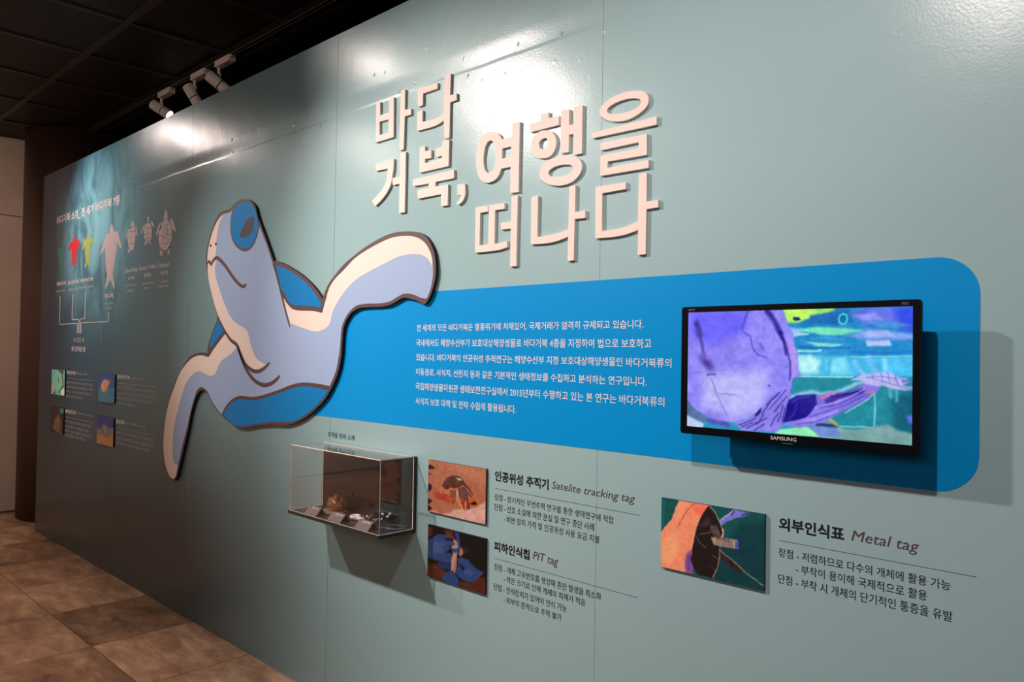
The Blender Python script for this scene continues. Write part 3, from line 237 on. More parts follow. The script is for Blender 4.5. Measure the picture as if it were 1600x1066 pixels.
def picture(name, img, x0, x1, z0, z1, y, mt, parent, rel=(0,0,0)):
    ny, nx = img.shape[:2]; xs = np.linspace(x0, x1, nx)-rel[0]; zs = np.linspace(z0, z1, ny)-rel[2]
    V = np.zeros((ny, nx, 3)); V[..., 0] = xs[None, :]; V[..., 1] = y-rel[1]; V[..., 2] = zs[:, None]
    i = np.arange(ny*nx).reshape(ny, nx); F = np.stack([i[:-1,:-1], i[:-1,1:], i[1:,1:], i[1:,:-1]], -1).reshape(-1, 4)
    me = bpy.data.meshes.new(name); me.from_pydata(V.reshape(-1, 3).tolist(), [], F.tolist())
    ca = me.color_attributes.new('print', 'FLOAT_COLOR', 'POINT'); ca.data.foreach_set('color', np.concatenate([img, np.ones((ny, nx, 1))], -1).astype(np.float32).ravel())
    me.materials.append(mt); me.update(); return link(name, me, parent)

# ---- writing
fcurve = bpy.data.curves.new('lettering', 'FONT'); fobj = bpy.data.objects.new('lettering', fcurve); C.objects.link(fobj)
TC = {}
def prepare(items):
    """set every string of one style in a single text block (one font evaluation), then cut it into lines"""
    for st in 'bmli':
        L = [t for t, q in items if q == st]
        if not L: continue
        fcurve.body = '\n'.join(L); fcurve.resolution_u = 2; fcurve.fill_mode = 'FRONT'; fcurve.space_line = 3
        fcurve.offset = {'b': .030, 'm': .008, 'l': 0, 'i': -.002}[st]; fcurve.shear = .22 if st == 'i' else 0
        bpy.context.view_layer.update()
        me = bpy.data.meshes.new_from_object(fobj.evaluated_get(bpy.context.evaluated_depsgraph_get()))
        co = np.zeros(len(me.vertices)*3); me.vertices.foreach_get('co', co); co = co.reshape(-1, 3)
        row = np.round((.35-co[:, 1])/3).astype(int); fs = [tuple(p.vertices) for p in me.polygons]
        for k, t in enumerate(L):
            idx = np.where(row == k)[0]; mp = {int(v): i for i, v in enumerate(idx)}
            TC[(t, st)] = (co[idx], [tuple(mp[v] for v in f) for f in fs if f[0] in mp])
        bpy.data.meshes.remove(me)
def text_on(name, s, style, box4, y, mt, parent, fn=None):
    v, fs = TC[(s, style)]; x0, x1, z0, z1 = box4
    lo, hi = v.min(0), v.max(0); u = (v[:,0]-lo[0])/(hi[0]-lo[0]); t = (v[:,1]-lo[1])/(hi[1]-lo[1])
    if fn: new = np.array([fn(a, b) for a, b in zip(u, t)])
    else: new = np.stack([x0+u*(x1-x0), np.full(len(u), y), z0+t*(z1-z0)], 1)
    me = bpy.data.meshes.new(name); me.from_pydata(new.tolist(), [], fs); me.materials.append(mt); me.update()
    return link(name, me, parent)

prepare([(t[1], t[2]) for t in TEXTS]+[('인공위성추적기','b'),('피하인식칩','b'),('외부인식표','b'),('Satelite tag','m'),('PIT tag','m'),('Metal tag','m'),('KR003','m'),('SAMSUNG','m'),('HDTV','m'),('TOC','m')])
# ---------------------------------------------------------------- materials
# display wall: glossy printed vinyl on boards; the print is a sea gradient, teal to the right and deep blue with light ripples at the left
WM = mat('printed_vinyl', (.3,.6,.6), .27, spec=.34)
def wall_material(m):
    b = m.node_tree.nodes['Principled BSDF']; tc = nd(m, 'ShaderNodeTexCoord'); sep = nd(m, 'ShaderNodeSeparateXYZ'); lk(m, tc.outputs['Object'], sep.inputs[0])
    def mr(src, a, b_, c, d, smooth=True):
        r = nd(m, 'ShaderNodeMapRange'); r.interpolation_type = 'SMOOTHSTEP' if smooth else 'LINEAR'
        for i, v in enumerate((a, b_, c, d)): r.inputs[1+i].default_value = v
        lk(m, src, r.inputs[0]); return r.outputs[0]
    def mth(op, a, b2=None):
        n = nd(m, 'ShaderNodeMath', operation=op)
        for i, v in enumerate((a, b2)):
            if v is None: continue
            if isinstance(v, (int, float)): n.inputs[i].default_value = v
            else: lk(m, v, n.inputs[i])
        return n.outputs[0]
    X, Z = sep.outputs[0], sep.outputs[2]
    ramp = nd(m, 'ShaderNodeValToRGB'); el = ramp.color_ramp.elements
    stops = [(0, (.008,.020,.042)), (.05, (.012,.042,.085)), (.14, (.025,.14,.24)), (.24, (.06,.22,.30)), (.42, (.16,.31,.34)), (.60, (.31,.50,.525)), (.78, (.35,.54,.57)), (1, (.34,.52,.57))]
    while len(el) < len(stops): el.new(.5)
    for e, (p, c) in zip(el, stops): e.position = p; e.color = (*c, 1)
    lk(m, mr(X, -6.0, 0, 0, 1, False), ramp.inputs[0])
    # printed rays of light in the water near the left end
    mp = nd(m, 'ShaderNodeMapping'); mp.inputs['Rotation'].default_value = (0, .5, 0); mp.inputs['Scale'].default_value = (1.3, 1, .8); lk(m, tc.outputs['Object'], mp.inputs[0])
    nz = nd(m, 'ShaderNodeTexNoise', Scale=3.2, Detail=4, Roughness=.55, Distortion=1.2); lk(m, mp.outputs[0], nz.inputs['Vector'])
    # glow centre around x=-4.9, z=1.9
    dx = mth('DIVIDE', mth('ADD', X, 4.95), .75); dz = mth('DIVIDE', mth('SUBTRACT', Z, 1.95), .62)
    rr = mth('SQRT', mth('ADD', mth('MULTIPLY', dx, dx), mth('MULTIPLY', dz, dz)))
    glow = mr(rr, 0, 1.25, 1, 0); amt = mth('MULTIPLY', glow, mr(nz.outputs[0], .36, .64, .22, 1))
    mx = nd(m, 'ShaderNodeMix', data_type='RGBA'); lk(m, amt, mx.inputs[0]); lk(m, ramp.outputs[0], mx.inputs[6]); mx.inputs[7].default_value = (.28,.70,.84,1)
    # base colour gets darker towards the lower left
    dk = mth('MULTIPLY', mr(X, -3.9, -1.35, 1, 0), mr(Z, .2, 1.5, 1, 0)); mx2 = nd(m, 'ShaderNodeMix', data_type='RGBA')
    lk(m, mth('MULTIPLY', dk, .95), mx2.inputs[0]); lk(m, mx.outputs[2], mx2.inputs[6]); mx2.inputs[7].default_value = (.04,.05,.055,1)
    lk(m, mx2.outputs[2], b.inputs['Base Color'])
    # relief: orange peel, lap of the sheets at z=2.133, pimples near the lap
    n1 = nd(m, 'ShaderNodeTexNoise', Scale=170, Detail=2); lk(m, tc.outputs['Object'], n1.inputs['Vector'])
    n2 = nd(m, 'ShaderNodeTexNoise', Scale=1.3, Detail=2); lk(m, tc.outputs['Object'], n2.inputs['Vector'])
    n3 = nd(m, 'ShaderNodeTexNoise', Scale=5, Detail=3); lk(m, tc.outputs['Object'], n3.inputs['Vector'])
    zz = mth('ADD', Z, mth('MULTIPLY', mth('SUBTRACT', n3.outputs[0], .5), .012))
    lap = mr(zz, 2.126, 2.138, 1, 0); bulge = mr(zz, 2.133, 2.20, 1, 0)
    vo = nd(m, 'ShaderNodeTexVoronoi', Scale=21); lk(m, tc.outputs['Object'], vo.inputs['Vector'])
    pim = mth('MULTIPLY', mr(vo.outputs['Distance'], .05, .17, 1, 0), mr(n3.outputs[0], .46, .55, 0, 1))
    band = mth('MULTIPLY', mr(Z, 2.06, 2.12, 0, 1), mr(Z, 2.15, 2.30, 1, 0)); pim = mth('MULTIPLY', pim, mth('ADD', mth('MULTIPLY', band, .95), .04))
    h = mth('ADD', mth('MULTIPLY', n1.outputs[0], .00021), mth('MULTIPLY', n2.outputs[0], .010))
    h = mth('ADD', h, mth('MULTIPLY', n3.outputs[0], .0012))
    h = mth('ADD', h, mth('ADD', mth('MULTIPLY', lap, .0007), mth('MULTIPLY', bulge, -.0022))); h = mth('ADD', h, mth('MULTIPLY', pim, .0022))
    bp = nd(m, 'ShaderNodeBump', Strength=1, Distance=1); lk(m, h, bp.inputs['Height']); lk(m, bp.outputs[0], b.inputs['Normal'])
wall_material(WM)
BAND = grain(mat('blue_vinyl', (.0,.31,.76), .42, spec=.15), 95, 0, bump=1, dist=.0002)
WHITE_L = mat('white_painted_board', (.90,.76,.70), .6, spec=.3)
SIDE_L = WHITE_L
TXM = {'w': mat('white_print', (.82,.80,.82), .4), 'k': mat('black_print', (.015,.015,.018), .4), 'r': mat('maroon_grey_print', (.10,.055,.06), .4), 'g': mat('dim_grey_print', (.62,.57,.58), .4)}
BROWN = mat('dark_brown_print', (.10,.055,.055), .5); SKIN = mat('periwinkle_print', (.35,.48,.72), .5, spec=.3); CREAM = mat('cream_print', (.88,.75,.68), .5)
SHELLC = mat('shell_blue_print', (.0,.22,.58), .45, spec=.2); BLACK = mat('black_edge', (.006,.006,.007), .6); PUP = mat('pupil_print', (.05,.028,.03), .5)

# ---------------------------------------------------------------- setting
CONC = mat('wall_core', (.25,.25,.25), .8)
wall = box('wall_right', CONC, None, -5.99, 3.2, .012, .10, 0, 2.438); tag(wall, kind='structure')
x = -3.634
edges = [-5.99, x-1.22, x, x+1.22, x+2.44, x+3.66, x+4.88, 3.2]
for i in range(len(edges)-1):
    a, b = edges[i]+.0004, edges[i+1]-.0004
    if b-a < .05: continue
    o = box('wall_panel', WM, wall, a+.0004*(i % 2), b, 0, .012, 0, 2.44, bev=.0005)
CEIL = mat('ceiling_void', (.01,.009,.008), .9)
TILE = mat('slate_tile', (.16,.10,.07), .42, spec=.4)
def slate(m):
    b = m.node_tree.nodes['Principled BSDF']; oi = nd(m, 'ShaderNodeObjectInfo'); ge = nd(m, 'ShaderNodeNewGeometry')
    mp = nd(m, 'ShaderNodeMapping'); mp.inputs['Scale'].default_value = (1, 2.2, 1); lk(m, ge.outputs['Position'], mp.inputs[0])
    va = nd(m, 'ShaderNodeVectorMath', operation='ADD'); lk(m, mp.outputs[0], va.inputs[0]); sm = nd(m, 'ShaderNodeMath', operation='MULTIPLY'); sm.inputs[1].default_value = 37
    lk(m, oi.outputs['Random'], sm.inputs[0]); lk(m, sm.outputs[0], va.inputs[1])
    n = nd(m, 'ShaderNodeTexNoise', Scale=4.2, Detail=9, Roughness=.70, Distortion=.45); lk(m, va.outputs[0], n.inputs['Vector'])
    v = nd(m, 'ShaderNodeTexVoronoi', Scale=5, feature='DISTANCE_TO_EDGE'); 
    n4 = nd(m, 'ShaderNodeTexNoise', Scale=9, Detail=4); lk(m, va.outputs[0], n4.inputs['Vector']); va2 = nd(m, 'ShaderNodeVectorMath', operation='MULTIPLY_ADD'); va2.inputs[1].default_value = (.35,.35,.35)
    lk(m, n4.outputs['Color'], va2.inputs[0]); lk(m, va.outputs[0], va2.inputs[2]); lk(m, va2.outputs[0], v.inputs['Vector'])
    r = nd(m, 'ShaderNodeValToRGB'); e = r.color_ramp.elements; e.new(.5); e.new(.62)
    for q, (p, c) in zip(e, [(.28,(.080,.045,.027)),(.47,(.170,.100,.060)),(.60,(.24,.152,.096)),(.76,(.38,.265,.18))]): q.position = p; q.color = (*c, 1)
    ad = nd(m, 'ShaderNodeMath', operation='MULTIPLY_ADD'); ad.inputs[1].default_value = .26; lk(m, oi.outputs['Random'], ad.inputs[0]); s2 = nd(m, 'ShaderNodeMath', operation='SUBTRACT'); s2.inputs[1].default_value = .13
    lk(m, n.outputs[0], s2.inputs[0]); lk(m, s2.outputs[0], ad.inputs[2]); lk(m, ad.outputs[0], r.inputs[0])
    vm = nd(m, 'ShaderNodeMapRange'); vm.inputs[1].default_value = 0; vm.inputs[2].default_value = .02; vm.inputs[3].default_value = .55; vm.inputs[4].default_value = 0; lk(m, v.outputs[0], vm.inputs[0])
    ms = nd(m, 'ShaderNodeMath', operation='MULTIPLY'); lk(m, vm.outputs[0], ms.inputs[0]); n5 = nd(m, 'ShaderNodeMapRange'); n5.inputs[1].default_value=.55; n5.inputs[2].default_value=.7; lk(m, n4.outputs[0], n5.inputs[0]); lk(m, n5.outputs[0], ms.inputs[1])
    mx = nd(m, 'ShaderNodeMix', data_type='RGBA'); lk(m, ms.outputs[0], mx.inputs[0]); lk(m, r.outputs[0], mx.inputs[6]); mx.inputs[7].default_value = (.42,.32,.25,1)
    lk(m, mx.outputs[2], b.inputs['Base Color'])
    bp = nd(m, 'ShaderNodeBump', Strength=.5, Distance=.006); lk(m, n.outputs[0], bp.inputs['Height']); lk(m, bp.outputs[0], b.inputs['Normal'])
slate(TILE)
GROUT = mat('grout', (.035,.024,.018), .9)
floor = box('floor', GROUT, None, -7.1, 3.3, -5.2, 4.2, -.08, -.004); tag(floor, kind='structure')
S = .54
bm = bx(bmesh.new(), -S/2+.0015, S/2-.0015, -S/2+.0015, S/2-.0015, -.012, 0, bev=.002); tme = bpy.data.meshes.new('tile'); bm.to_mesh(tme); bm.free(); tme.materials.append(TILE)
for i in range(-5, 8):
    for j in range(-5, 2):
        cx = -4.06-S/2+S*i*1.0; cy = -.43-S/2+S*j
        if cx-S/2 < -7.1: continue
        o = link('tile', tme, floor); o.location = (cx, cy, 0)
ceil = box('ceiling', CEIL, None, -7.1, 3.3, -5.2, 4.2, 2.93, 3.0); tag(ceil, kind='structure')
MESHM = mat('perforated_metal', (.030,.024,.022), .55, spec=.3)
def perf(m):
    b = m.node_tree.nodes['Principled BSDF']; tc = nd(m, 'ShaderNodeTexCoord'); sep = nd(m, 'ShaderNodeSeparateXYZ'); lk(m, tc.outputs['Object'], sep.inputs[0])
    outs = []
    for i, s in ((0, 46), (1, 46)):
        a = nd(m, 'ShaderNodeMath', operation='MULTIPLY'); a.inputs[1].default_value = s*2*math.pi/1.0; lk(m, sep.outputs[i], a.inputs[0])
        c = nd(m, 'ShaderNodeMath', operation='SINE'); lk(m, a.outputs[0], c.inputs[0]); outs.append(c.outputs[0])
    q = nd(m, 'ShaderNodeMath', operation='MAXIMUM'); lk(m, outs[0], q.inputs[0]); lk(m, outs[1], q.inputs[1])
    r = nd(m, 'ShaderNodeMapRange'); r.inputs[1].default_value = -.1; r.inputs[2].default_value = .5; r.inputs[3].default_value = 0; r.inputs[4].default_value = 1; lk(m, q.outputs[0], r.inputs[0])
    mx = nd(m, 'ShaderNodeMix', data_type='RGBA'); mx.inputs[6].default_value = (.002,.002,.002,1); mx.inputs[7].default_value = (.03,.021,.017,1); lk(m, r.outputs[0], mx.inputs[0]); lk(m, mx.outputs[2], b.inputs['Base Color'])
perf(MESHM)
GS = .6; gx0 = -3.36; gy0 = -.196
bm = bx(bmesh.new(), -GS/2+.008, GS/2-.008, -GS/2+.008, GS/2-.008, 0, .012); cme = bpy.data.meshes.new('ceiling_panel'); bm.to_mesh(cme); bm.free(); cme.materials.append(MESHM)
BAR = mat('ceiling_bar_paint', (.05,.036,.03), .5)
for i in range(-6, 11):
    for j in range(-7, 7):
        o = link('ceiling_panel', cme, ceil); o.location = (gx0+GS*(i+.5), gy0+.61*(j+.5), 2.872)
bm = bx(bmesh.new(), -.013, .013, -4.6, 4.2, 2.862, 2.8722); bme = bpy.data.meshes.new('cross_bar'); bm.to_mesh(bme); bm.free(); bme.materials.append(BAR)
for i in range(-6, 12):
    o = link('cross_bar', bme, ceil); o.location = (gx0+GS*i, 0, 0)
bm = bx(bmesh.new(), -7.1, 3.3, -.015, .015, 2.860, 2.8724); bme = bpy.data.meshes.new('long_bar'); bm.to_mesh(bme); bm.free(); bme.materials.append(BAR)
for j in range(-7, 8):
    o = link('long_bar', bme, ceil); o.location = (0, gy0+.61*j, 0)
CW = grain(mat('cream_plaster', (.52,.40,.33), .7), 3, .08)
DARKW = mat('dark_wall', (.03,.024,.02), .8)
wl = box('wall_far', CW, None, -7.1, -6.87, -5.2, .35, 0, 2.93); tag(wl, kind='structure')
box('wall_panel', CW, wl, -6.87, -6.852, -5.0, .30, .03, 2.262)
box('wall_panel', CW, wl, -6.87, -6.852, -5.0, .30, 2.272, 2.85)
box('skirting', CW, wl, -6.87, -6.845, -5.0, .30, 0, .028)
tag(box('wall_back', DARKW, None, -7.1, 3.3, -5.3, -5.2, 0, 2.93), kind='structure')
tag(box('wall_front', DARKW, None, -7.1, 3.3, 4.2, 4.3, 0, 2.93), kind='structure')
tag(box('wall_near', DARKW, None, 3.2, 3.3, -5.2, 4.2, 0, 2.93), kind='structure')
tag(box('wall_left', DARKW, None, -7.2, -7.1, -5.2, 4.2, 0, 2.93), kind='structure')
PIL = grain(mat('brown_veneer', (.045,.020,.012), .5), 6, .25, stretch=(1,1,.08))
pil = fin(lathe(bmesh.new(), [(0,0),(.45,0),(.45,2.862),(0,2.862)], 48), 'round_column', PIL, smooth=False)
for p in pil.data.polygons: p.use_smooth = abs(p.normal.z) < .5
pil.location = (-6.48,.46,0); tag(pil, 'dark brown round column behind the far end of the teal display wall', 'column')

# ---------------------------------------------------------------- print on the wall
def wall_flat(name, loops, y, mt, label=None, smooth=None):
    o = fin(slab(bmesh.new(), loops, y, 0, side=False), name, mt, wall)
    if label: o['label'] = label
    return o
x0, x1, z0, z1, r = -2.62, -.3366, 1.0243, 1.4615, .072
pts = [(x0, z0)]+[(x1-r+r*math.cos(a), z0+r+r*math.sin(a)) for a in np.linspace(-math.pi/2, 0, 12)]+[(x1-r+r*math.cos(a), z1-r+r*math.sin(a)) for a in np.linspace(0, math.pi/2, 12)]+[(x0, z1)]
o = fin(slab(bmesh.new(), [pts], -.0006, 0), 'blue_band', BAND, wall); o['label'] = 'bright blue printed band with rounded right corners'
NM = {'intro': 'intro_text', 'tag1': 'tag_text', 'tag2': 'tag_text', 'tag3': 'tag_text', 'case': 'case_heading', 'world': 'species_text', 'sp1': 'species_text', 'sp2': 'species_text', 'sp3': 'species_text', 'sp4': 'species_text'}
for blk, s, st, c, b4 in TEXTS:
    b4 = [v*K for v in b4]
    text_on(NM[blk], s, st, b4, -.0012 if blk == 'intro' else -.0006, TXM[c], wall)
for blk, c, (xa, xb, z), w in RULES:
    h = w*K*.75
    wall_flat('printed_rule', [[(xa*K, z*K-h/2), (xb*K, z*K-h/2), (xb*K, z*K+h/2), (xa*K, z*K+h/2)]], -.0006, TXM[c])
for br in BRACKET:
    bm = bmesh.new(); p = sc(br); p[1] = (p[0][0], p[1][1]); p[2] = (p[3][0], p[1][1])
    for a, b in zip(p, p[1:]):
        t = .008 if abs(a[0]-b[0]) < 1e-6 else .004
        xa, xb = sorted((a[0], b[0])); za, zb = sorted((a[1], b[1])); hw = .004
        slab(bm, [[(xa-.006, za-.0025), (xb+.006, za-.0025), (xb+.006, zb+.0025), (xa-.006, zb+.0025)]], -.0006, 0, side=False)
    fin(bm, 'bracket_line', TXM['w'], wall)
def fit(pts, b4):
    xs = [p[0] for p in pts]; zs = [p[1] for p in pts]
    return [(b4[0]+(x-min(xs))/(max(xs)-min(xs))*(b4[1]-b4[0]), b4[2]+(z-min(zs))/(max(zs)-min(zs))*(b4[3]-b4[2])) for x, z in pts]
SM = {'teal': mat('teal_print', (.05,.30,.26), .4), 'red': mat('red_print', (.85,.03,.05), .4), 'yel': mat('olive_yellow_print', (.50,.62,.16), .4), 'pink': mat('pale_pink_print', (.72,.60,.62), .4), 'white': mat('pale_print', (.66,.60,.62), .4)}
for k, lb in (('teal', 'dark teal sea turtle silhouette'), ('red', 'red sea turtle silhouette'), ('yel', 'olive yellow sea turtle silhouette')):
    wall_flat('turtle_silhouette', [smoothpoly(fit(sc(SIL['gen']), [v*K for v in GENBOX[k]]), 60)], -.0006, SM[k], lb)
wall_flat('turtle_silhouette', [smoothpoly(sc(SIL['leather']), 60)], -.0006, SM['pink'], 'large pale pink sea turtle silhouette')
for k, lb in (('olive', 'small pale turtle drawing with shell lines'), ('kemp', 'smallest pale turtle drawing with one flipper raised'), ('flat', 'largest pale turtle drawing with shell lines')):
    bm = bmesh.new()
    for pc in SILW[k]: slab(bm, [smoothpoly(sc(pc), 70)], -.0006, 0, side=False)
    o = fin(bm, 'turtle_drawing', SM['white'], wall); o['label'] = lb
    bm = bmesh.new()
    for l in SILL[k]: strip(bm, sc(l), .0026, -.0010)
    for pc in SILW[k]:
        q = sc(pc); strip(bm, q+[q[0]], .0011, -.0010)
    fin(bm, 'shell_lines', mat('shell_line_print', (.06,.16,.18), .5), o)

# ---------------------------------------------------------------- raised title letters
LB = {0: 'raised white title letter 바, far left of the top line', 1: 'raised white title letter 다 on the top line, right of 바', 2: 'raised white title letter 거 at the left end of the second line',
      3: 'raised white title letter 북, just before the comma', 4: 'small raised white comma after the letter 북', 5: 'raised white title letter 여, with an oval ring on its left side',
      6: 'raised white title letter 행, with two rings, between 여 and 을', 7: 'raised white title letter 을 with a wide ring, top right of the title', 8: 'raised white title letter 떠, left end of the bottom line',
      9: 'raised white title letter 나, middle of the bottom line', 10: 'raised white title letter 다, right end of the bottom line'}
for i, (ch_, pieces) in enumerate(LETTERS):
    allp = [p for o_, hs in pieces for p in sc(o_)]; cx = sum(p[0] for p in allp)/len(allp); cz = min(p[1] for p in allp); bm = bmesh.new()
    for k, (o_, hs) in enumerate(pieces):
        rd = [ch_, k] in ROUND; loops = [sc(o_)]+[sc(h) for h in hs]
        if rd: loops = [smoothpoly(l, 38, 4) for l in loops]
        else: loops = [smoothpoly(l, 22, 2) if len(l) > 12 else l for l in loops]
        slab(bm, [[(a-cx, b-cz) for a, b in l] for l in loops], -.008, -.0002)
    o = fin(bm, 'title_letter' if ch_ != ',' else 'title_comma', WHITE_L, None, (cx, 0, cz))
    tag(o, LB[i], 'sign letter', 'raised letters of the wall title')

# ---------------------------------------------------------------- cartoon turtle cut-out
tt = thing('turtle_cutout', 'cartoon blue sea turtle board with cream stripes and brown outline, on the wall', 'wall decoration', (-3.0, 0, .52))
tl = tt.location
def tloop(k): return [(a-tl.x, b-tl.z) for a, b in smoothpoly(sc(TURTLE[k]), 42, 3)]
bmo = bmesh.new(); lo_ = tloop('outer'); slab(bmo, [lo_], -.0128, -.0010)
board = fin(bmo, 'board', BLACK, tt)
board.data.materials.append(BROWN)
for p in board.data.polygons:
    if abs(p.normal.y) > .7: p.material_index = 1
def tpiece(nm, k, mt, lift, label=None):
    o = fin(slab(bmesh.new(), [tloop(k)], -.0128-lift, -.0127, side=True), nm, mt, tt)
    if label: o['label'] = label
    return o
tpiece('skin', 'skin', SKIN, .0004)
for k in ('shellR', 'shellL', 'shellB'): tpiece('shell_patch', k, SHELLC, .0004)
tpiece('cream_stripe', 'creamH', CREAM, .0008); tpiece('cream_stripe', 'creamL', CREAM, .0008); tpiece('cream_stripe', 'creamR', CREAM, .0008)
for pts, wd in STROKES:
    fin(strip(bmesh.new(), [(a-tl.x, b-tl.z) for a, b in sc(pts)], wd*1.15, -.0138, taper=1), 'outline_stroke', BROWN, tt)
eo = tpiece('eye', 'eyeO', BROWN, .0013)
eb = fin(slab(bmesh.new(), [tloop('eyeB')], -.0145, -.0141), 'iris', SHELLC, eo); ep = fin(slab(bmesh.new(), [tloop('pupil')], -.0149, -.0145), 'pupil', PUP, eo)
tpiece('nostril', 'n1', PUP, .0013); tpiece('nostril', 'n2', PUP, .0013)

# ---------------------------------------------------------------- photographs on boards
def vcol(name, k=1, rough=.3, emit=0, gain=(1,1,1), spec=.5):
    m = mat(name, (0,0,0), rough, spec=spec); b = m.node_tree.nodes['Principled BSDF']; a = nd(m, 'ShaderNodeAttribute', attribute_name='print')
    s = nd(m, 'ShaderNodeVectorMath', operation='MULTIPLY'); s.inputs[1].default_value = [g*k for g in gain]; lk(m, a.outputs['Color'], s.inputs[0])
    lk(m, s.outputs[0], b.inputs['Emission Color' if emit else 'Base Color'])
    if emit: b.inputs['Emission Strength'].default_value = emit
    return m
PHOTO = vcol('photo_print', 1.0, .38, gain=(1.05,1.12,1.12), spec=.35)
PHOTO_M = vcol('photo_print_bright', 1.3, .38, gain=(1.0,1.25,1.35), spec=.3)
PHOTO_S = vcol('photo_print_small', 2.4, .45, gain=(1,1.02,.98), spec=.3)
BL = {'sat': ('photo board of a brown sea turtle on a beach, under the display case text', 150), 'pit': ('dark photo board of blue gloved hands holding a chip injector', 150), 'metal': ('photo board of a hand holding a dark turtle flipper with a metal tag', 200),
      's1': ('small photo board of a pale green turtle, upper left of four', 50), 's2': ('small photo board of a brown turtle in blue water, upper right of four', 50), 's3': ('small dark photo board of a brown turtle among rocks, lower left of four', 50), 's4': ('small photo board of a grey turtle over sand, lower right of four', 50)}
BL['sat'] = ('photo board of a brown sea turtle on a beach, right of the display case', 150)
for k, (lb, n) in BL.items():
    xa, xb, za, zb = [v*K for v in BOARDS[k]]
    t = thing('photo_board', lb, 'photo', ((xa+xb)/2, 0, za), 'photo boards on the wall'); L = t.location
    fin(bx(bmesh.new(), xa-L.x, xb-L.x, -.0066, -.0002, 0, zb-za), 'backing_board', BLACK, t)
    picture('printed_photo', painting(PAINT[k], (xb-xa)/(zb-za), n, 3), xa, xb, za, zb, -.007, PHOTO_M if k == 'metal' else PHOTO if len(k) > 2 else PHOTO_S, t, L)
    if k == 'metal':
        w_, h_ = xb-xa, zb-za
        def fnt(u, v): return (xa-L.x+w_*(.555+.13*u), -.0074, h_*(.555-.012*u+.052*v))
        text_on('stamped_number', 'KR003', 'm', (0,1,0,1), 0, mat('stamp_print', (.20,.15,.15), .5), t, fnt)

# ---------------------------------------------------------------- television
GLB = mat('gloss_black_plastic', (.003,.003,.005), .4, spec=.12); MTB = mat('matt_black_plastic', (.008,.008,.009), .7, spec=.15)
xa, xb, za, zb = [v*K for v in TVOUT]; sx0, sx1, sz0, sz1 = [v*K for v in SCREEN]
tv = thing('television', 'black flat screen television on the blue band showing a swimming turtle', 'television', ((xa+xb)/2, -.04, za)); L = tv.location
def rrect(x0, x1, z0, z1, r): return [(cx+r*math.cos(a), cz+r*math.sin(a)) for cx, cz, s in ((x1-r,z0+r,-.5),(x1-r,z1-r,0),(x0+r,z1-r,.5),(x0+r,z0+r,1)) for a in np.linspace(s*math.pi, (s+.5)*math.pi, 5)]
def rel(l): return [(a-L.x, b-L.z) for a, b in l]
bm = slab(bmesh.new(), [rel(rrect(xa, xb, za, zb, .006)), rel([(sx0,sz0),(sx1,sz0),(sx1,sz1),(sx0,sz1)])], -.035, -.024); fin(bm, 'bezel', GLB, tv)
picture('screen', painting(PAINT['screen'], (sx1-sx0)/(sz1-sz0), 380, 5, .014, .09), sx0, sx1, sz0, sz1, -.0745, vcol('lit_screen', 1, .15, emit=1.0, spec=.5), tv, L)
fin(slab(bmesh.new(), [rel(rrect(xa+.006, xb-.006, za+.006, zb-.006, .006))], -.0335, -.016), 'back_shell', MTB, tv)
fin(bx(bmesh.new(), -.17, .17, -.020, .012, .04, .22, bev=.008), 'back_housing', MTB, tv)
fin(bx(bmesh.new(), -.06, .06, .010, .0398, .07, .19, bev=.002), 'wall_bracket', MTB, tv)
text_on('maker_lettering', 'SAMSUNG', 'm', ((sx0+sx1)/2-.036-L.x, (sx0+sx1)/2+.018-L.x, (za+sz0)/2-.0040-L.z, (za+sz0)/2+.0035-L.z), -.0365, mat('silver_print', (.75,.70,.70), .4, emit=(.5,.4,.4), es=0), tv)
gr = mat('grey_print', (.22,.20,.20), .5)
text_on('format_lettering', 'HDTV', 'm', (xa+.017-L.x, xa+.034-L.x, zb-.0095-L.z, zb-.0050-L.z), -.0365, gr, tv)
text_on('format_lettering', 'TOC', 'm', (xb-.033-L.x, xb-.020-L.x, zb-.0095-L.z, zb-.0050-L.z), -.0365, gr, tv)
fin(slab(bmesh.new(), [[(-.012,-.0015),(.012,-.0015),(.010,.0005),(-.010,.0005)]], -.034, -.028), 'sensor_lip', mat('clear_lip', (.4,.35,.35), .2), tv)

# ---------------------------------------------------------------- display case
def acrylic(name, edge=False):
    m = bpy.data.materials.new(name); m.use_nodes = True; nt = m.node_tree; nt.nodes.clear()
    out = nt.nodes.new('ShaderNodeOutputMaterial'); tr = nt.nodes.new('ShaderNodeBsdfTransparent'); gl = nt.nodes.new('ShaderNodeBsdfGlossy'); mx = nt.nodes.new('ShaderNodeMixShader'); fr = nt.nodes.new('ShaderNodeFresnel')
    tr.inputs[0].default_value = (.97,.975,.97,1); gl.inputs['Roughness'].default_value = .015; gl.inputs['Color'].default_value = (1,1,1,1); 
    ge = nt.nodes.new('ShaderNodeNewGeometry'); mr = nt.nodes.new('ShaderNodeMapRange'); mr.inputs[3].default_value = 1.49; mr.inputs[4].default_value = 1/1.49
    nt.links.new(ge.outputs['Backfacing'], mr.inputs[0]); nt.links.new(mr.outputs[0], fr.inputs['IOR'])
    nt.links.new(fr.outputs[0], mx.inputs[0]); nt.links.new(tr.outputs[0], mx.inputs[1]); nt.links.new(gl.outputs[0], mx.inputs[2]); nt.links.new(mx.outputs[0], out.inputs[0]); return m
ACR = acrylic('clear_acrylic'); EDGE = mat('acrylic_edge', (.92,.80,.74), .25, spec=.6)
X0, X1, Z0, Z1, DY = -2.447, -1.921, .692, .930, -.142
case = thing('display_case', 'clear acrylic wall case with black back and shelf, holding tracking tags', 'display case', ((X0+X1)/2, 0, Z0)); L = case.location
hw = (X1-X0)/2; H = Z1-Z0
